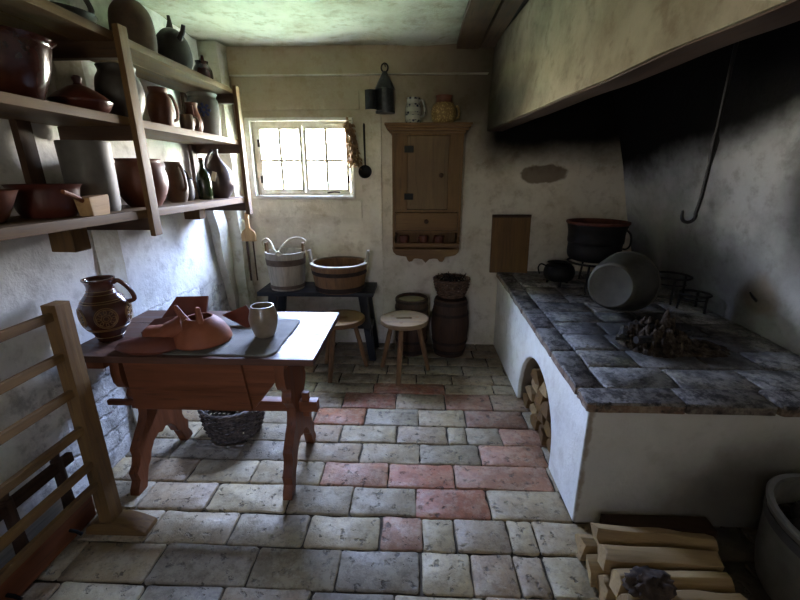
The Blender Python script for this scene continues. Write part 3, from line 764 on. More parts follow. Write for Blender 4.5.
# shallow fan dish below the spout
b = MB(); rim = []
def fan(x, y, z): return (x, y, z)
pl = [(.13 * math.cos(a) * (1.35 if math.cos(a) < 0 else 1.0), .075 * math.sin(a)) for a in [2 * PI * i / 40 for i in range(40)]]
A = [b.v((x * .9, y * .9, 0)) for x, y in pl]; B = [b.v((x, y, .012)) for x, y in pl]; Cc = [b.v((x * .88, y * .88, .03)) for x, y in pl]; D = [b.v((x * .45 + .02, y * .45, .052)) for x, y in pl]
for P, Q in ((A, B), (B, Cc), (Cc, D)):
    for i in range(40): b.f([P[i], P[(i + 1) % 40], Q[(i + 1) % 40], Q[i]])
b.f(A[::-1]); b.f(D)
o = b.build('terracotta_lid', TRD, None, ang=50); o.location = (-1.21, 1.665, TZ + .001); o.rotation_euler = (0, 0, R(4)); o.scale = (1.0, 1.05, 1.15); tag(o, 'flat reddish terracotta lid lying on the table edge before the dark shards', 'pottery lid')
def shard(name, label, pl, th, loc, rot, mat):
    b = MB(); N = 8
    P = []
    for i in range(len(pl)):
        a, c = Vector(pl[i]), Vector(pl[(i + 1) % len(pl)])
        for k in range(3): P.append(a.lerp(c, k / 3))
    fz = lambda x, y: .35 * (x * x)                               # gently curved like the vessel it broke from
    b.prism([tuple(p) for p in P], lambda x, y: (x, y, fz(x, y)), lambda x, y: (x, y, fz(x, y) + th))
    o = b.build(name, mat, None, .002, ang=50); o.location = loc; o.rotation_euler = rot
    return tag(o, label, 'pottery shard')
shard('pottery_shard', 'tall dark red terracotta slab leaning upright behind the horned vessel', [(-.15, 0), (.1, 0), (.105, .155), (-.06, .155)], .014, (-1.21, 1.95, TZ + .009), (R(62), 0, R(6)), TRD)
shard('pottery_shard', 'small dark terracotta shard lying between flat lid and horned vessel', [(-.09, 0), (.1, 0), (.09, .1), (-.05, .09)], .014, (-1.25, 1.79, TZ + .03), (R(26), R(-4), R(10)), TRD)
shard('pottery_shard', 'angular terracotta shard propped on the cloth just behind the beaker', [(-.10, 0), (.09, 0), (.08, .07), (-.02, .11)], .014, (-.955, 1.98, TZ + .012), (R(38), R(14), R(-24)), TRD)

# ------------------------------------------------------------------ baskets
def wicker(name, label, loc, r0, r1, hgt, rows, stakes, mat, tr=.006, group=None, oval=1.0, content=None, ragged=0):
    o = thing(name, label, 'basket', loc, 0, group)
    b = MB(); n = stakes * 2
    for k in range(rows):
        z = tr + (hgt - 2 * tr) * k / (rows - 1); r = r0 + (r1 - r0) * (z / hgt) + .012 * math.sin(PI * z / hgt)
        ph = k % 2
        b.tube([((r + (.0055 if (i + ph) % 2 else -.0055) + random.uniform(-.002, .002)) * math.cos(2 * PI * i / n) * oval, (r + (.0055 if (i + ph) % 2 else -.0055)) * math.sin(2 * PI * i / n), z + random.uniform(-.002, .002)) for i in range(n)], tr * random.uniform(.75, 1.1), 5, True)
    b.build('weave', mat, o)
    b = MB()
    for i in range(stakes):
        a = 2 * PI * (i + .25) / stakes; ex = random.uniform(0, ragged)
        b.tube([(r0 * math.cos(a) * oval, r0 * math.sin(a), .002), ((r0 + r1) / 2 * math.cos(a) * oval + .01 * math.cos(a), ((r0 + r1) / 2 + .01) * math.sin(a), hgt / 2), ((r1 + random.uniform(-ragged, ragged) * .5) * math.cos(a) * oval, (r1 + random.uniform(-ragged, ragged) * .5) * math.sin(a), hgt + .006 + ex)], tr * .7, 5)
    b.build('stakes', mat, o)
    b = MB()
    for st in range(2): b.tube([((r1 + .006 * math.cos(i * 1.3 + st * PI)) * math.cos(2 * PI * i / 60) * oval, (r1 + .006 * math.cos(i * 1.3 + st * PI)) * math.sin(2 * PI * i / 60), hgt + .005 * math.sin(i * 1.3 + st * PI)) for i in range(60)], tr * 1.1, 5, True)
    b.build('rim', mat, o)
    b = MB(); b.lathe([(0, .001), (r0, .001), (r0, .008), (0, .008)], 30); b.M = Matrix.Identity(4); fo = b.build('base', mat, o); fo.scale = (oval, 1, 1)
    return o
s = NT('wicker_dark'); n_ = s.noise(40, 3); M_wick = s.fin(s.ramp(n_, [(.3, C(36, 29, 25)), (.7, C(112, 100, 90))]), .7)
s = NT('wicker_brown'); n_ = s.noise(40, 3); M_wick2 = s.fin(s.ramp(n_, [(.3, C(58, 42, 33)), (.7, C(112, 86, 66))]), .75)
wicker('wicker_basket', 'round dark wicker basket on the floor under the trestle table', (-1.125, 2.14, .002), .145, .185, .205, 14, 18, M_wick, .008)
bk = wicker('wicker_basket', 'tapered brown wicker basket standing on the corner barrel', (.325, 3.37, .539), .105, .15, .155, 12, 16, M_wick2, .006, ragged=.03)
b = MB()
for i in range(34):
    a = random.uniform(0, 2 * PI); r = random.uniform(.02, .10); dx, dy = random.uniform(-.06, .06), random.uniform(-.06, .06)
    b.tube([(.325 + r * math.cos(a) - dx, 3.37 + r * math.sin(a) - dy, .60 + random.uniform(0, .04)), (.325 + r * math.cos(a), 3.37 + r * math.sin(a), .67 + random.uniform(-.02, .03)), (.325 + r * math.cos(a) + dx * .8, 3.37 + r * math.sin(a) + dy * .8, .70 + random.uniform(-.02, .025))], .005, 5)
o = b.build('twigs', iron('twig', C(28, 22, 20), C(56, 44, 38), .9, 0), off=(.325, 3.37, .6)); o.location = (.325, 3.37, .6)
tag(o, 'dark kindling twigs filling the basket on the corner barrel', 'twigs', kind='stuff')

# ------------------------------------------------------------------ cooperage
def coopered(name, label, cat, loc, prof, staves, mat, hoops, hoopmat, t=.016, inset=None, lid=None, lidmat=None, sq=(1, 1)):
    o = thing(name, label, cat, loc); n = staves * 4
    p = smoothp(prof, 5); b = MB()
    def ring(r, z): return [b.v((r * (1 - (.010 if i % 4 == 0 else 0)) * math.cos(2 * PI * i / n) * sq[0], r * (1 - (.010 if i % 4 == 0 else 0)) * math.sin(2 * PI * i / n) * sq[1], z)) for i in range(n)]
    outer = [ring(r, z) for r, z in p]; inner = [ring(r - t, z) for r, z in p[::-1]]
    zb = .02; loops = outer + inner
    for A, B in zip(loops, loops[1:]):
        for i in range(n): b.f([A[i], A[(i + 1) % n], B[(i + 1) % n], B[i]])
    b.f(inner[-1]); b.f(outer[0][::-1])
    b.build('staves', mat, o, ang=25)
    for z0, z1 in hoops:
        b = MB(); hb = []
        for r_, z_ in ((-.004, z0), (.004, z0), (.004, z1), (-.004, z1)):
            rr = prof_r(p, z_) + r_; hb.append([b.v((rr * math.cos(2 * PI * i / 48) * sq[0], rr * math.sin(2 * PI * i / 48) * sq[1], z_)) for i in range(48)])
        for k in range(4):
            A, B = hb[k], hb[(k + 1) % 4]
            for i in range(48): b.f([A[i], A[(i + 1) % 48], B[(i + 1) % 48], B[i]])
        b.build('hoop', hoopmat, o, ang=40)
    if lid:
        b = MB(); r = prof_r(p, lid) - t + .001; b.lathe([(0, lid - .015), (r, lid - .015), (r, lid), (0, lid)], 40); b.build('barrel_head', lidmat or mat, o)
    return o
coopered('barrel', 'dark wooden barrel in the corner with a wicker basket on top', 'barrel', (.325, 3.37, 0), [(.135, 0), (.152, .1), (.166, .24), (.166, .32), (.15, .45), (.138, .52)], 16, W(DRK, 'z'), [(.03, .06), (.12, .145), (.38, .405), (.475, .505)], RIRON, lid=.518, lidmat=W(DRK, 'x'))
coopered('barrel', 'small dark barrel with pale head half hidden behind the front stool', 'barrel', (-.02, 3.375, 0), [(.125, 0), (.142, .12), (.15, .27), (.146, .42), (.14, .52)], 16, W(DRK, 'z'), [(.02, .05), (.12, .145), (.42, .445), (.49, .512)], RIRON, lid=.495, lidmat=W(GRY, 'x'))
BZ = .622
bk = coopered('stave_bucket', 'pale grey wooden bucket with white rope handle on the black bench', 'bucket', (-1.09, 3.29, BZ), [(.138, 0), (.148, .1), (.162, .27), (.168, .32)], 16, W(GRY, 'z'), [(.215, .265)], iron('oldhoop', C(72, 58, 48), C(104, 88, 74), .8, .1))
b = MB(); b.lathe([(0, .012), (.13, .012), (.13, .018), (0, .018)], 30); b.build('bottom', W(DRK, 'x'), bk)
b = MB(); r_ = prof_r([(.138, 0), (.168, .32)], .02)
b.lathe([(.143, .018), (.147, .018), (.1475, .045), (.143, .045)], 40); b.build('hoop', iron('oldhoop', None, None), bk)
for sgn in (-1, 1):
    b = MB(); b.box((sgn * .155 - .009, -.028, .26), (sgn * .155 + .009, .028, .39), .001); b.build('ear', W(SHW, 'z'), bk, .006)
rope = clay('rope', C(176, 166, 142), C(204, 194, 170), .9, .1, 60, .5)
b = MB()
b.tube(smoothp([(-.17, -.02, .36), (-.175, -.03, .40), (-.13, -.05, .43), (-.085, -.09, .41), (-.05, -.13, .36), (-.02, -.155, .33), (.0, -.165, .315)]), .008, 8)
b.tube(smoothp([(.17, -.02, .38), (.185, -.03, .41), (.14, -.05, .44), (.07, -.08, .43), (.02, -.13, .38), (-.01, -.16, .335), (.0, -.17, .31), (.02, -.165, .33)]), .008, 8)
b.tube([(.012 * math.cos(a) - .0, -.168, .325 + .014 * math.sin(a)) for a in [2 * PI * i / 14 for i in range(14)]], .008, 8, True)
b.build('rope_handle', rope, bk)
tb = coopered('wash_tub', 'low wide oak tub with two upright ears on the black bench', 'tub', (-.635, 3.285, BZ), [(.205, 0), (.217, .08), (.232, .18), (.238, .225)], 20, W(OAK, 'z'), [(.005, .045), (.145, .178)], RIRON)
b = MB(); b.lathe([(.215, .221), (.240, .221), (.242, .232), (.215, .234)], 48); b.build('rim', W(GRY, 'x'), tb)
b = MB(); b.lathe([(0, .03), (.2, .03), (.2, .036), (0, .036)], 30); b.build('bottom', W(DRK, 'x'), tb)
for sgn in (-1, 1):
    b = MB(); b.box((-.012, -.028, 0), (.012, .028, .16), .001, Matrix.Translation((sgn * .226, 0, .17)) @ Matrix.Rotation(sgn * R(9), 4, 'Y')); b.build('ear', W(GRY, 'z'), tb, .006)

# black bench
bn = thing('bench', 'black painted low bench under the window carrying bucket and tub', 'bench', (-.82, 3.3, 0)); bo = (-.82, 3.3, 0)
b = MB(); b.box((-1.31, 3.135, .586), (-.335, 3.5, .621), .002); b.build('bench_top', W(BLK, 'x', rough=.45), bn, .004, off=bo)
for sgn, x in ((-1, -1.19), (1, -.43)):
    for y, yy in ((3.19, 3.17), (3.43, 3.46)):
        b = MB(); b.bar((x, y, .587), (x + sgn * .075, yy, 0), .075, .05, (0, 1, 0), .06, .045); b.build('leg', W(BLK, 'z', rough=.5), bn, .004, off=bo)
    b = MB(); b.bar((x + sgn * .045, 3.12, .27), (x + sgn * .045, 3.5, .27), .035, .06); b.build('cross_rail', W(BLK, 'y', rough=.5), bn, .003, off=bo)
b = MB(); b.bar((-1.24, 3.31, .27), (-.38, 3.31, .27), .03, .055); b.build('stretcher', W(BLK, 'x', rough=.5), bn, .003, off=bo)

# stools
def stool(label, loc, rz, hgt, r, legs, mat, slot=True, group='three legged stools'):
    o = thing('stool', label, 'stool', loc, rz, None); b = MB(); n = 48; th = .036
    ins = []
    for i in range(n):
        a = 2 * PI * (i + .5) / n; k = min(.062 / max(abs(math.cos(a)), 1e-6), .017 / max(abs(math.sin(a)), 1e-6)); ins.append((k * math.cos(a), k * math.sin(a)))
    out = [(r * (1 + .012 * noise.noise((math.cos(2 * PI * (i + .5) / n), math.sin(2 * PI * (i + .5) / n), r * 9))) * math.cos(2 * PI * (i + .5) / n), r * math.sin(2 * PI * (i + .5) / n)) for i in range(n)]
    T = [b.v((x * .975, y * .975, hgt)) for x, y in out]; M1 = [b.v((x, y, hgt - .006)) for x, y in out]; M2 = [b.v((x, y, hgt - th + .006)) for x, y in out]; Bt = [b.v((x * .97, y * .97, hgt - th)) for x, y in out]
    IT = [b.v((x, y, hgt)) for x, y in ins]; IB = [b.v((x, y, hgt - th)) for x, y in ins]
    for A, B in ((IT, T), (T, M1), (M1, M2), (M2, Bt), (Bt, IB), (IB, IT)):
        for i in range(n): b.f([A[i], A[(i + 1) % n], B[(i + 1) % n], B[i]])
    b.build('seat', mat[0], o, ang=40)
    for a in legs:
        ca, sa = math.cos(R(a)), math.sin(R(a)); b = MB()
        b.tube([(r * .55 * ca, r * .55 * sa, hgt + .001), (r * .55 * ca, r * .55 * sa, hgt - th), (r * .8 * ca, r * .8 * sa, hgt * .5), (r * 1.08 * ca, r * 1.08 * sa, 0)], [.016, .017, .021, .018], 8); b.build('leg', mat[1], o, ang=40)
    return o
stool('pale three legged stool with slotted round seat in front of the small barrel', (-.075, 2.955, 0), R(4), .475, .192, (-105, 10, 150), (W(SEAT, 'x'), W(OAK, 'z')))
stool('brown three legged stool standing beside the black bench leg', (-.585, 2.96, 0), R(2), .475, .195, (-110, 25, 140), (W(OAK, 'x'), W(OAK, 'z')), )

# ------------------------------------------------------------------ wall cupboard and its neighbours
c = thing('hanging_cupboard', 'brown hanging wall cupboard with hinged door, drawer and spoon rack', 'cupboard', (.095, 3.44, .82)); co = (.095, 3.44, .82)
CX0, CX1, CF = -.185, .375, 3.335
b = MB()
b.box((CX0, CF, 1.06), (CX0 + .022, 3.535, 1.86)).box((CX1 - .022, CF, 1.06), (CX1, 3.535, 1.86)).box((CX0 + .022, 3.515, .96), (CX1 - .022, 3.535, 1.86)).box((CX0 + .022, CF, 1.845), (CX1 - .022, 3.515, 1.86))
b.box((CX0 + .022, CF, 1.262), (CX1 - .022, 3.515, 1.28)); b.box((CX0 + .022, CF, 1.095), (CX1 - .022, 3.515, 1.11)); b.box((CX0 + .022, CF, .955), (CX1 - .022, 3.515, .972))
b.box((CX0 + .022, CF, 1.28), (-.065, CF + .02, 1.845)); b.box((.262, CF, 1.28), (CX1 - .022, CF + .02, 1.845))
b.build('carcass', W(CUP, 'z'), c, .002, off=co)
b = MB()
for k, (e, z0, z1) in enumerate(((.012, 1.86, 1.88), (.03, 1.88, 1.897), (.045, 1.897, 1.915), (.055, 1.915, 1.933))): b.box((CX0 - e, CF - e, z0), (CX1 + e, 3.535, z1))
b.build('cornice', W(CUP, 'x'), c, .004, off=co)
dd = MB(); dd.box((-.062, CF - .006, 1.284), (.259, CF + .014, 1.842)); dd = dd.build('door', W(DOORW, 'z'), c, .003, off=co)
for z in (1.385, 1.745):
    b = MB(); b.box((-.088, CF - .010, z - .025), (-.015, CF - .005, z + .025)); b.build('hinge', BIRON, dd, .002, off=co)
b = MB(); b.M = Matrix.Translation((.205, CF - .006, 1.55)) @ Matrix.Rotation(R(90), 4, 'X'); b.lathe([(0, 0), (.008, 0), (.008, .012), (.017, .02), (.014, .03), (0, .033)], 16); b.build('knob', W(DRK, 'y'), dd, off=co)
dr = MB(); dr.box((CX0 + .026, CF - .012, 1.114), (CX1 - .026, CF + .15, 1.258)); dr = dr.build('drawer', W(CUP, 'x'), c, .004, off=co)
b = MB(); b.M = Matrix.Translation((.095, CF - .012, 1.188)) @ Matrix.Rotation(R(90), 4, 'X'); b.lathe([(0, 0), (.008, 0), (.008, .01), (.018, .018), (.014, .028), (0, .031)], 16); b.build('knob', W(DRK, 'y'), dr, off=co)
hp = [(0, .838), (.03, .868), (.07, .875), (.10, .872), (.115, .85), (.14, .845), (.155, .862), (.165, .89), (.21, .895), (.25, .905), (.275, .93), (.283, .965), (.272, .985), (.28, 1.0), (.28, 1.005)]
pl = [(.095 + x, z) for x, z in hp] + [(.095 - x, z) for x, z in hp[::-1][:-1]]
b = MB(); b.prism(pl, lambda x, z: (x, CF, z), lambda x, z: (x, CF + .018, z)); b.build('scalloped_apron', W(CUP, 'x'), c, .002, off=co)
for x in (CX0, CX1 - .018):
    sg = 1 if x < 0 else -1
    b = MB(); b.prism([(CF + .018, .97), (CF + .018, 1.0), (CF + .03, 1.02), (CF + .012, 1.045), (CF, 1.06), (3.53, 1.06), (3.53, .97)], lambda y, z: (x, y, z), lambda y, z: (x + .018, y, z)); b.build('side_cheek', W(CUP, 'z'), c, .002, off=co)
for i, (x, lab) in enumerate(((-.09, 'small dark red cup nearest the window in the spoon rack'), (.075, 'small dark red cup in the middle of the spoon rack'), (.205, 'small dark red cup nearest the hearth in the spoon rack'))):
    pot('small_cup', lab, 'cup', (x, 3.40, .973), [(.028, 0), (.032, .01), (.038, .06), (.040, .085)], rbr, handles=[(R(200), .015, .07, .022)], group='cups in the spoon rack', hr=.005, n=20)

# mug and yellow jug on the cupboard
s = NT('blue_white'); x, y, z = s.xyz()
ba = s.rng(s.math('SINE', s.math('MULTIPLY', z, 110)), .0, .25); vo = s.n('ShaderNodeTexVoronoi'); s.set(vo.inputs['Vector'], s.P); vo.inputs['Scale'].default_value = 42
M_bw = s.fin(s.mix(s.math('MULTIPLY', ba, s.rng(vo.outputs['Distance'], .3, .5, 1, .2)), C(150, 150, 142), C(34, 40, 58)), .25, 0, .5)
pot('painted_mug', 'blue and white banded mug standing on the wall cupboard', 'mug', (-.022, 3.40, 1.934), [(.056, 0), (.06, .01), (.064, .07), (.058, .13), (.05, .155), (.052, .185)], M_bw, handles=[(R(-12), .05, .165, .035)], hr=.008)
s = NT('woven_yellow'); ck = s.n('ShaderNodeTexVoronoi'); s.set(ck.inputs['Vector'], s.P); ck.inputs['Scale'].default_value = 70
s.bump(ck.outputs['Distance'], .8, .004); M_yl = s.fin(s.mix(s.rng(ck.outputs['Distance'], .2, .6), C(168, 144, 94), C(122, 98, 58)), .6)
o, p = pot('yellow_jug', 'yellow bulbous jug with terracotta neck standing on the wall cupboard', 'jug', (.215, 3.41, 1.934), [(.07, 0), (.088, .03), (.096, .08), (.086, .125), (.066, .15), (.062, .152)], M_yl, handles=[(R(-8), .035, .12, .035)], hr=.008)
b = MB(); b.lathe([(.054, .148), (.066, .15), (.062, .165), (.062, .19), (.068, .2), (.06, .2), (.054, .18)], 30); b.build('neck', rbr, o)

# lantern
ln = thing('lantern', 'dark tin lantern with cone top and open door hanging by the cupboard', 'lantern', (-.245, 3.45, 2.02)); lo_ = (-.245, 3.45, 2.02)
b = MB(); n = 28
def lr(r, z): return [b.v((-.245 + r * math.cos(2 * PI * i / n), 3.45 + r * math.sin(2 * PI * i / n), z)) for i in range(n)]
o0, o1, i0, i1 = lr(.07, 2.035), lr(.07, 2.19), lr(.067, 2.035), lr(.067, 2.19)
op = lambda i: R(195) < 2 * PI * (i + .5) / n < R(262)
for i in range(n):
    j = (i + 1) % n
    if op(i): continue
    b.f([o0[i], o0[j], o1[j], o1[i]]); b.f([i1[i], i1[j], i0[j], i0[i]])
    b.f([o1[i], o1[j], i1[j], i1[i]]); b.f([o0[j], o0[i], i0[i], i0[j]])
b.build('drum', TIN, ln, off=lo_)
b = MB(); b.lathe([(0, 2.02), (.076, 2.02), (.076, 2.034), (.0, 2.035)], 28, (-.245, 3.45, 0)); b.build('base', TIN, ln, off=lo_)
b = MB(); b.lathe([(.0, 2.189), (.076, 2.19), (.076, 2.197), (.05, 2.25), (.022, 2.30), (.016, 2.315), (.0, 2.318)], 28, (-.245, 3.45, 0)); b.build('cone_top', TIN, ln, off=lo_)
b = MB(); b.tube([(-.245 + .026 * math.cos(a), 3.45, 2.34 + .03 * math.sin(a)) for a in [2 * PI * i / 20 for i in range(20)]], .006, 8, True); b.build('ring', BIRON, ln, off=lo_)
b = MB()
arc = [(-.312 - .088 * k / 8, 3.43 - .022 * math.sin(PI * k / 8)) for k in range(9)]
for (x0, y0), (x1, y1) in zip(arc, arc[1:]):
    b.prism([(x0, y0), (x1, y1), (x1, y1 + .003), (x0, y0 + .003)], lambda x, y: (x, y, 2.045), lambda x, y: (x, y, 2.185))
b.build('door', DTIN, ln, off=lo_)
b = MB(); b.tube([(-.245, 3.54, 2.366), (-.245, 3.45, 2.366), (-.245, 3.44, 2.372)], .004, 6); o = b.build('hanging_nail', RIRON, ln, off=lo_)

ld = thing('ladle', 'black iron ladle hanging on the wall right of the window', 'ladle', (-.42, 3.515, 1.6))
b = MB(); b.tube([(-.425, 3.53, 1.955), (-.425, 3.522, 1.94), (-.424, 3.515, 1.8), (-.421, 3.512, 1.63)], [.007, .009, .008, .006], 8); b.build('handle', BIRON, ld, off=(-.42, 3.515, 1.6))
b = MB(); b.M = Matrix.Translation((-.42, 3.49, 1.575)) @ Matrix.Rotation(R(74), 4, 'X'); b.lathe([(0, -.03), (.03, -.024), (.05, -.004), (.056, .012), (.053, .012), (.046, -.003), (.028, -.019), (0, -.025)], 24); b.build('bowl', BIRON, ld, off=(-.42, 3.515, 1.6))

hb = thing('herb_bunch', 'dried brown herb bunch hanging at the window corner', 'herbs', (-.525, 3.50, 1.6))
s = NT('dried_herb'); n_ = s.noise(30, 4); M_herb = s.fin(s.ramp(n_, [(.3, C(96, 70, 44)), (.7, C(164, 130, 92))]), .9)
b = MB()
for i in range(420):
    u = i / 420; zz = 1.97 - .34 * u; w = .024 + .022 * u; a = random.uniform(0, 2 * PI); r = random.uniform(.2, 1) * w
    p0 = Vector((-.548 + .05 * u + r * math.cos(a), 3.505 + .6 * r * math.sin(a), zz)); dirv = Vector((math.cos(a) * .6, math.sin(a) * .5 - .2, -1 + random.uniform(-.3, .6))).normalized()
    q = p0 + dirv * random.uniform(.025, .05); sd = dirv.cross(Vector((random.random(), random.random(), random.random()))).normalized() * random.uniform(.006, .012)
    m = (p0 + q) / 2; A, B_, C_, D_ = b.v(p0), b.v(m + sd), b.v(q), b.v(m - sd); b.f([A, B_, C_, D_])
    nn = sd.cross(dirv).normalized() * .002; A, B_, C_, D_ = b.v(p0 + nn), b.v(m + sd + nn * 3), b.v(q + nn), b.v(m - sd + nn * 3); b.f([D_, C_, B_, A])
b.build('dried_leaves', M_herb, hb, off=(-.525, 3.50, 1.6), ang=180)
b = MB()
for i in range(10): b.tube([(-.56 + random.uniform(-.008, .008), 3.51, 2.0), (-.545 + random.uniform(-.02, .02), 3.505, 1.8), (-.51 + random.uniform(-.03, .03), 3.505, 1.64)], .0035, 5)
b.build('stems', M_herb, hb, off=(-.525, 3.50, 1.6))
b = MB(); b.tube([(-.556 + .014 * math.cos(a), 3.51 + .014 * math.sin(a), 1.975) for a in [2 * PI * i / 12 for i in range(12)]], .004, 6, True); b.tube([(-.556, 3.512, 1.975), (-.555, 3.525, 2.01), (-.553, 3.552, 2.015)], .003, 5); b.build('tie', rope, hb, off=(-.525, 3.50, 1.6))

pd = thing('wooden_paddle', 'pale wooden paddle brush hanging on the corner post', 'paddle', (-1.46, 3.36, 1.0)); po = (-1.46, 3.36, 1.0)
out = [(0, .245), (.014, .24), (.016, .15), (.02, .11), (.05, .085), (.062, .06), (.062, 0)]
b = MB(); b.prism([(-1.415 + x, 1.01 + z) for x, z in out] + [(-1.415 - x, 1.01 + z) for x, z in out[::-1]], lambda x, z: (x, 3.345, z), lambda x, z: (x, 3.37, z)); b.build('paddle_board', W(PALE, 'z'), pd, .005, off=po)
b = MB(); b.tube([(-1.415, 3.36, 1.245), (-1.43, 3.37, 1.28), (-1.47, 3.40, 1.30), (-1.50, 3.42, 1.30)], .003, 6); b.build('hanging_loop', rope, pd, off=po)
b = MB()
for x in (-1.445, -1.39): b.box((x - .005, 3.366, .66), (x + .008, 3.376, 1.02), .003)
b.build('prong', W(DRK, 'z'), pd, .002, off=po)

# ------------------------------------------------------------------ things on the hearth
hb_ = hz(3.48)
b = MB(); b.box((-.165, -.014, 0), (.165, .014, .50), .002)
bd = b.build('cutting_board', W(CUP, 'z'), None, .004); bd.location = (.835, 3.49, hb_ - .002); bd.rotation_euler = (R(-4), 0, 0); tag(bd, 'brown wooden board leaning upright on the wall at the hearth end', 'board')
b = MB(); b.box((-.165, -.017, .48), (.165, .017, .505), .001); b.build('end_batten', W(DRK, 'x'), bd, .003)

KX, KY = 1.365, 3.06; KZ = hz(KY)
tp = thing('iron_tripod', 'tall black iron tripod carrying the big kettle', 'tripod', (KX, KY, KZ))
b = MB(); b.tube([(.175 * math.cos(a), .175 * math.sin(a), .205) for a in [2 * PI * i / 36 for i in range(36)]], .009, 8, True); b.build('ring', BIRON, tp)
for a in (-118, 4, 86):
    ca, sa = math.cos(R(a)), math.sin(R(a)); b = MB(); b.tube([(.182 * ca, .182 * sa, .21), (.195 * ca, .195 * sa, .16), (.235 * ca, .235 * sa, .008), (.25 * ca, .25 * sa, .004)], .0085, 8); b.build('leg', BIRON, tp)
COP = iron('copper', C(66, 31, 22), C(104, 54, 38), .6, .4)
kt = thing('kettle', 'big black cauldron with copper red rim on the iron tripod', 'kettle', (KX, KY, KZ + .214), 0)
KS = .87
kp = smoothp([(.12 * KS, 0), (.185 * KS, .012), (.216 * KS, .05), (.218 * KS, .13), (.226 * KS, .15), (.226 * KS, .21), (.236 * KS, .255), (.243 * KS, .285)])
b = MB(); b.lathe([(0, 0)] + kp, 48); b.build('body', BIRON, kt, ang=50)
b = MB(); b.lathe([(r * KS, z + .017) for r, z in [(.243, .262), (.252, .268), (.252, .282), (.236, .284), (.226, .25), (.208, .1), (.17, .03), (0, .02)]], 48); b.build('inside_rim', COP, kt, ang=50)
b = MB(); b.tube(smoothp([(.192, -.06, .24), (.225, -.065, .2), (.23, -.065, .13), (.21, -.06, .1), (.184, -.06, .1)]), .007); b.build('handle', BIRON, kt)
cp = thing('cauldron', 'small squat black pot at the wall end of the hearth below the kettle', 'pot', (1.15, 3.13, hz(3.13)))
b = MB(); b.lathe(offs(smoothp([(.06, .03), (.1, .05), (.118, .1), (.105, .15), (.085, .165), (.095, .18)]), .008), 36); b.build('body', BIRON, cp)
for a in (20, 140, 260):
    b = MB(); b.tube([(.07 * math.cos(R(a)), .07 * math.sin(R(a)), .06), (.09 * math.cos(R(a)), .09 * math.sin(R(a)), 0.0)], [.014, .01]); b.build('leg', BIRON, cp)
b = MB(); b.tube(smoothp([(-.1, 0, .15), (-.15, -.01, .17), (-.17, -.01, .14), (-.155, -.01, .09)]), .006); b.build('handle', BIRON, cp)

# big pan lying on its side, its round base towards the room
ax = Vector((.19, .17, -.012)).normalized()
base = Vector((1.195, 2.39, .904))
zq = ax.to_track_quat('Z', 'Y').to_matrix().to_4x4()
pn = thing('metal_basin', 'large dull metal basin lying on its side on the hearth', 'basin', (1.40, 2.68, hz(2.7)))
b = MB(); b.M = Matrix.Translation(base) @ zq
pp = smoothp([(.128, 0), (.138, .006), (.146, .02), (.168, .09), (.184, .18), (.190, .235)])
b.lathe([(0, .003), (.12, .003), (.126, .0)] + pp + [(.197, .238), (.197, .246), (.186, .244)] + [(r - .006, z) for r, z in pp[::-1] if z > .01] + [(0, .009)], 56); b.build('body', PEWTER, pn, off=(1.40, 2.68, hz(2.7)), ang=40)
lowz = min((pn.children[0].matrix_world @ v.co).z for v in pn.children[0].data.vertices)
pn.location.z += 0

def trivet(label, loc, r, hgt, rz):
    o = thing('trivet', label, 'trivet', loc, rz); b = MB()
    b.tube([(r * math.cos(a), r * math.sin(a), hgt) for a in [2 * PI * i / 32 for i in range(32)]], .0075, 8, True); b.build('ring', BIRON, o)
    b = MB(); b.tube([(r * .82 * math.cos(a), r * .82 * math.sin(a), hgt * .72) for a in [R(40) + R(280) * i / 24 for i in range(25)]], .005, 6); b.build('brace', BIRON, o)
    for a in (20, 140, 260):
        b = MB(); ca, sa = math.cos(R(a)), math.sin(R(a)); b.tube([(r * ca, r * sa, hgt), (r * 1.0 * ca, r * 1.0 * sa, hgt * .5), (r * 1.04 * ca, r * 1.04 * sa, 0)], .0075, 8); b.build('leg', BIRON, o)
trivet('taller round black iron trivet standing behind the ash heap', (1.80, 2.78, hz(2.78)), .12, .175, R(-10))
trivet('lower round black iron trivet next to the right wall', (1.85, 2.58, hz(2.58)), .085, .11, R(25))

# ash and charred wood
b = MB(); N = 70
s = NT('ash'); n_ = s.noise(14, 6, .7); n2_ = s.noise(60, 3, .6); s.bump(s.math('ADD', n_, n2_), .9, .02)
M_ash = s.fin(s.ramp(n_, [(.35, C(24, 22, 20)), (.5, C(66, 56, 46)), (.7, C(104, 94, 82))]), .95, 0, .1)
V = {}
for i in range(N + 1):
    for j in range(40 + 1):
        x = 1.06 + .62 * i / N; y = 1.8 + .5 * j / 40
        d = math.hypot((x - 1.29) / .18, (y - 2.04) / .17); e = math.hypot((x - 1.46) / .22, (y - 2.0) / .15)
        hh = .1 * max(0, 1 - d * d) ** .7 + .025 * max(0, 1 - e * e)
        hh *= .6 + 1.3 * abs(noise.noise((x * 16, y * 16, 0))) + .9 * noise.noise((x * 38, y * 38, 0))
        V[i, j] = (hh, b.v((x, y, hz(y) - .004 + max(hh, 0))))
for i in range(N):
    for j in range(40):
        k = [(i, j), (i + 1, j), (i + 1, j + 1), (i, j + 1)]
        if max(V[q][0] for q in k) > .001: b.f([V[q][1] for q in k])
o = b.build('ash_heap', M_ash, off=(1.3, 2.05, .67), ang=80); o.location = (1.3, 2.05, .67); tag(o, 'dark heap of ash on the hearth below the pot hook', 'ash', kind='stuff')
CHAR = iron('char', C(14, 13, 13), C(62, 58, 54), .95, 0, 20)
cw = ['charred log end at the front of the ash heap', 'charred stick lying across the top of the ash heap', 'burnt black log on the window side of the ash heap', 'burnt split branch at the wall side of the ash heap', 'small charred stub at the back of the ash heap', 'thin burnt twig sticking out toward the hearth edge']
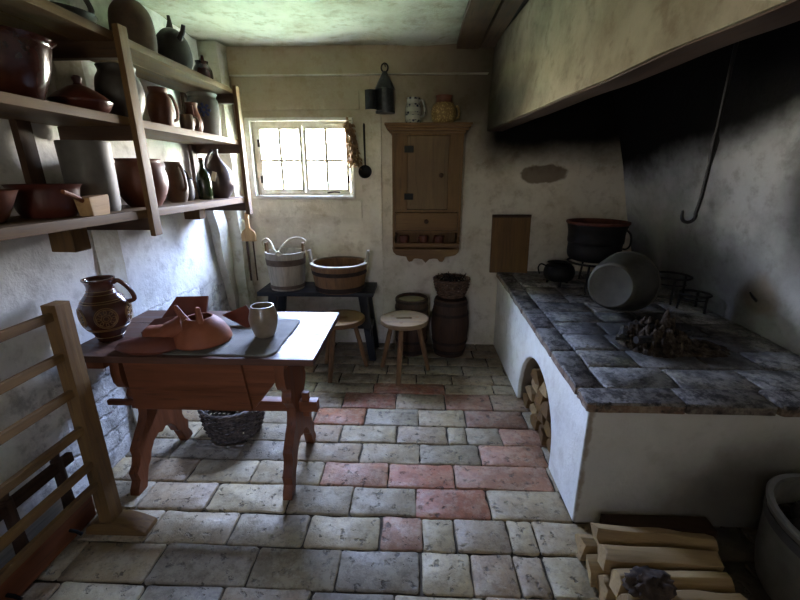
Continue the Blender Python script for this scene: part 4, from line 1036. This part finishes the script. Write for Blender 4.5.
for i, (x, y, z, a, l, r) in enumerate(((1.22, 1.97, .725, 8, .2, .021), (1.26, 2.07, .752, -20, .22, .017), (1.12, 2.08, .715, 62, .16, .022), (1.40, 2.04, .715, 32, .19, .019), (1.28, 2.16, .725, -50, .13, .018), (1.13, 2.0, .708, -12, .17, .01))):
    b = MB(); d = Vector((math.cos(R(a)), math.sin(R(a)), 0)); k = []
    for q in range(7): k.append(d * l * (q / 6 - .5) + Vector((0, 0, .006 * noise.noise((q, i, 0)))))
    b.tube(k, [r * (1 + .35 * noise.noise((q * .9, i * 3, 2))) for q in range(7)], 7)
    o = b.build('charred_log', CHAR, None, ang=30); o.location = (x + .035, y, z + .008); tag(o, cw[i], 'firewood', 'charred wood in the ash')
b = MB(); b.tube([(1.965, 2.25, .86), (1.90, 2.21, .90), (1.86, 2.185, .93)], [.008, .007, .004], 6); o = b.build('iron_spike', BIRON, off=(1.96, 2.24, .87)); o.location = (1.96, 2.24, .87); tag(o, 'thin dark iron spike sticking out of the damaged right wall plaster', 'spike')

# ------------------------------------------------------------------ firewood
def log_mesh(l, w, hh, seed, axis='x'):
    rnd = random.Random(seed); b = MB(); n = 10; secs = []
    base = [(-.5, -.35), (-.2, -.5), (.2, -.48), (.5, -.3), (.48, .1), (.2, .45), (-.1, .5), (-.42, .3)]
    base = [(p[0] + rnd.uniform(-.08, .08), p[1] + rnd.uniform(-.08, .08)) for p in base]
    for k in range(n + 1):
        t = k / n; sc = 1 + .14 * noise.noise((t * 3, seed, 0)); dy = .10 * w * noise.noise((t * 2.5, seed, 5)); dz = .10 * hh * noise.noise((t * 2.5, seed, 9))
        secs.append([b.v((l * (t - .5) + (rnd.uniform(-.012, .012) if k in (0, n) else 0), p[0] * w * sc + dy, p[1] * hh * sc + dz)) for p in base])
    for A, B in zip(secs, secs[1:]):
        for i in range(8): b.f([A[i], A[(i + 1) % 8], B[(i + 1) % 8], B[i]])
    b.f(secs[0][::-1]); b.f(secs[-1]); return b
LG = 'split logs stacked in front of the hearth'
def put_log(label, x, y, z, rz, l, w, hh, seed, mat, group, rx=0):
    o = log_mesh(l, w, hh, seed).build('split_log', mat, None, .003, ang=35); o.location = (x, y, z); o.rotation_euler = (R(rx), 0, R(rz)); return tag(o, label, 'firewood', group)
top = [(.975, 1.285, .142, -5, .44, .09, .085), (.95, 1.195, .142, -2, .42, .088, .085), (.94, 1.108, .142, 1, .40, .084, .08), (.935, 1.022, .142, 3, .40, .084, .085)]
tl = ['pale split log on the upper layer closest to the hearth front', 'pale split log second from the hearth on the upper layer', 'pale split log third from the hearth behind the bark piece', 'pale split log nearest the camera on the upper layer']
for i, a in enumerate(top): put_log(tl[i], *a, 11 + i, W(LOG, 'x'), LG)
low = [(.94, 1.325, .049, -3, .45, .088, .092), (.925, 1.232, .049, 2, .43, .088, .09), (.935, 1.142, .049, -1, .42, .088, .09), (.94, 1.05, .049, 3, .42, .088, .09)]
ll = ['bottom log of the stack lying closest to the hearth corner', 'bottom log second from the hearth under the stack', 'bottom log third from the hearth under the stack', 'bottom log nearest the camera under the stack']
for i, a in enumerate(low): put_log(ll[i], *a, 31 + i, W(LOG, 'x'), LG)
b = MB(); b.box((.865, 1.40, .0), (1.335, 1.478, .075), .004); o = b.build('plank', W(DRK, 'x'), None, .005, off=(1.1, 1.44, 0)); o.location = (1.1, 1.44, 0); tag(o, 'dark rough timber lying against the foot of the hearth front', 'timber')
# bark scrap
bmx = bmesh.new(); bmesh.ops.create_icosphere(bmx, subdivisions=4, radius=1)
for v in bmx.verts:
    k = 1 + .35 * noise.noise(v.co * 2.4) + .22 * noise.noise(v.co * 6.5)
    v.co = Vector((v.co.x * .075, v.co.y * .05, v.co.z * .045)) * k
bb = MB(); bb.bm.free(); bb.bm = bmx; o = bb.build('bark_piece', iron('bark', C(34, 27, 22), C(88, 72, 58), .95, 0, 26), None, ang=60); o.location = (.815, 1.035, .215); tag(o, 'ragged dark bark piece lying on top of the log stack', 'bark')
# logs inside the arch
AG = 'logs stored in the hearth arch'
rowsA = (('bottom', .048, (2.49, 2.36, 2.23, 2.10, 1.975)), ('second', .143, (2.43, 2.29, 2.15, 2.01)), ('third', .238, (2.37, 2.22, 2.07)), ('fourth', .333, (2.30, 2.14)))
ordn = ('first', 'second', 'third', 'fourth', 'fifth')
i = 0
for rn, z, ys in rowsA:
    for q, y in enumerate(ys):
        l = random.uniform(.2, .27)
        put_log('split log in the hearth arch, %s row from the floor, %s from the far jamb' % (rn, ordn[q]), .775 + random.choice((0, .012, .03)) + l / 2, y, z, random.uniform(-3, 3), l, random.uniform(.105, .13), .092, 60 + i, W((RAIL, LOG, RAIL, CUP)[i % 4], 'x'), AG); i += 1

# ------------------------------------------------------------------ tub of charcoal, right front
tz = coopered('coal_tub', 'grey tub of charcoal on the floor right of the log stack', 'tub', (1.615, 1.14, 0), [(.235, 0), (.25, .1), (.258, .26), (.262, .34)], 18, clay('tub_grey', C(92, 90, 86), C(122, 120, 114), .6), [(.275, .315)], clay('tub_rim', C(60, 60, 62), C(84, 84, 86), .6), t=.02, sq=(1, 1.15))
b = MB(); b.M = Matrix.Diagonal((1, 1.15, 1, 1)); b.lathe([(.244, .336), (.266, .336), (.268, .346), (.262, .352), (.246, .35)], 48); b.build('rim', clay('tub_light', C(120, 122, 124), C(144, 146, 148), .5), tz)
CG = 'charcoal lumps in the grey tub'
base_l = None
bmx = bmesh.new(); bmesh.ops.create_icosphere(bmx, subdivisions=3, radius=1)
for v in bmx.verts: v.co *= (1 + .35 * noise.noise(v.co * 1.6) + .15 * noise.noise(v.co * 5))
bb = MB(); bb.bm.free(); bb.bm = bmx; lump = bb.build('charcoal', CHAR, None, ang=40)
tag(lump, 'lump of charcoal heaped in the grey tub', 'charcoal', CG)
first = True
lay = [(rr, 0 if rr == 0 else 2 * PI * k / nn + rr * 3) for rr, nn in ((0, 1), (.085, 5), (.165, 9)) for k in range(nn)]
for rr, a in lay:
    o = lump if first else lump.copy()
    if not first: col.objects.link(o)
    first = False
    sz = random.uniform(.042, .052); o.scale = (sz, sz * random.uniform(.8, 1.1), sz * .8); o.rotation_euler = (random.uniform(0, 6), random.uniform(0, 6), random.uniform(0, 6))
    o.location = (1.615 + rr * math.cos(a), 1.14 + rr * math.sin(a) * 1.15, .262 + random.uniform(-.008, .012))
b = MB(); b.M = Matrix.Diagonal((1, 1.15, 1, 1)); b.lathe([(0, .2), (.236, .2), (.236, .228), (0, .228)], 40); o = b.build('ash_bed', M_ash, None); o.parent = tz

# ------------------------------------------------------------------ drying rack and trough at the left
rk = thing('slatted_rack', 'upright brown wooden rack with horizontal rails in the near left corner', 'rack', (-1.37, .85, 0)); ro = (-1.37, .85, 0)
for y in (1.39, .33):
    b = MB(); b.bar((-1.37, y - .0, .05), (-1.37, y + .008, 1.085), .058, .07, (0, 1, 0)); b.build('post', W(RAIL, 'z'), rk, .004, off=ro)
    b = MB(); pr = [(-1.475, 0), (-1.19, 0), (-1.195, .02), (-1.25, .045), (-1.31, .062), (-1.42, .062), (-1.46, .04)]
    b.prism(pr, lambda x, z: (x, y - .045, z), lambda x, z: (x, y + .045, z)); b.build('foot', W(RAIL, 'x'), rk, .006, off=ro)
for z in (1.04, .875, .715, .545, .375, .27):
    b = MB(); b.bar((-1.368, 1.37, z), (-1.368, .33, z), .022, .034); b.build('rail', W(RAIL, 'y'), rk, .004, off=ro)
tr_ = thing('low_trough', 'low brown wooden trough with pegged rail along the wall behind the slatted rack', 'trough', (-1.55, .95, 0)); tro = (-1.55, .95, 0)
b = MB(); b.box((-1.515, .35, .02), (-1.487, 1.44, .15), .002); b.build('front_board', W(RED, 'y', rough=.6), tr_, .004, off=tro)
b = MB(); b.box((-1.648, .35, 0.0), (-1.515, 1.44, .03), .002); b.build('bottom_board', W(DRK, 'y'), tr_, .004, off=tro)
b = MB(); b.box((-1.648, .35, .03), (-1.625, 1.44, .15), .002); b.build('back_board', W(GRY, 'y'), tr_, .004, off=tro)
b = MB(); b.box((-1.56, .35, .318), (-1.53, 1.45, .362), .002); b.build('rail', W(DRK, 'y'), tr_, .004, off=tro)
for y in (1.385, 1.16, .8, .45):
    b = MB(); b.tube([(-1.545, y, .03), (-1.545, y, .2), (-1.545, y, .372), (-1.545, y, .376), (-1.545, y, .4), (-1.545, y, .41)], [.028, .022, .022, .014, .018, .01], 10); b.build('peg', W(DRK, 'z'), tr_, off=tro)
for y in (1.30, 1.02):
    b = MB(); b.tube([(-1.49, y, .075), (-1.46, y, .07), (-1.435, y, .055)], .007, 8); b.build('pin', BIRON, tr_, off=tro)

# ------------------------------------------------------------------ outdoors: grass strip and a tree seen through the panes
s = NT('lawn'); n_ = s.noise(3, 4); M_lawn = s.fin(s.ramp(n_, [(.3, C(168, 176, 124)), (.7, C(196, 204, 152))]), .9, 0, .1)
b = MB(); b.grid(lin_sp(-9, 7, 24), lin_sp(3.9, 16, 24), lambda u, v, d: (u, v, -.25 + d), None, .08, -.06, .8); struct(b.build('ground', M_lawn, ang=180))

# ------------------------------------------------------------------ light
w = bpy.data.worlds.new('daylight'); scene.world = w; w.use_nodes = True
nt = w.node_tree; nt.nodes.clear()
ou = nt.nodes.new('ShaderNodeOutputWorld'); bg = nt.nodes.new('ShaderNodeBackground'); tc = nt.nodes.new('ShaderNodeTexCoord'); sx = nt.nodes.new('ShaderNodeSeparateXYZ'); rp = nt.nodes.new('ShaderNodeValToRGB')
mr = nt.nodes.new('ShaderNodeMapRange'); mr.inputs[1].default_value = -1; mr.inputs[2].default_value = 1
nt.links.new(tc.outputs['Generated'], sx.inputs[0]); nt.links.new(sx.outputs[2], mr.inputs[0]); nt.links.new(mr.outputs[0], rp.inputs[0]); nt.links.new(rp.outputs[0], bg.inputs[0]); nt.links.new(bg.outputs[0], ou.inputs[0])
e = rp.color_ramp.elements; e[0].position = .38; e[0].color = (.82, .76, .52, 1); e[1].position = .5; e[1].color = (1.02, .95, .85, 1)
q = e.new(.7); q.color = (.62, .83, 1.42, 1)
bg.inputs[1].default_value = 14.0
def portal(x0, x1, z0, z1, y, flip):
    l = bpy.data.lights.new('daylight_portal', 'AREA'); l.shape = 'RECTANGLE'; l.size = x1 - x0; l.size_y = z1 - z0; l.cycles.is_portal = True
    o = bpy.data.objects.new('daylight_portal', l); col.objects.link(o); o.location = ((x0 + x1) / 2, y, (z0 + z1) / 2); o.rotation_euler = (R(-90 if flip else 90), 0, 0)
portal(WX0, WX1, WZ0, WZ1, 3.68, True)
portal(FX0, FX1, FZ0, FZ1, -1.52, False)

# ------------------------------------------------------------------ camera
cam = bpy.data.cameras.new('camera'); co_ = bpy.data.objects.new('camera', cam); col.objects.link(co_)
cam.sensor_fit = 'HORIZONTAL'; cam.sensor_width = 36; cam.lens = 36 * 398 / 800; cam.clip_start = .05
co_.location = (0, 0, H); co_.rotation_euler = (R(90 - 17.4), 0, R(2.1))
scene.camera = co_
scene.view_settings.view_transform = 'Standard'; scene.view_settings.look = 'None'; scene.view_settings.gamma = 1; scene.view_settings.use_curve_mapping = False
scene.view_settings.exposure = 3.6
scene.cycles.max_bounces = 12; scene.cycles.diffuse_bounces = 8; scene.cycles.glossy_bounces = 4; scene.cycles.sample_clamp_indirect = 6
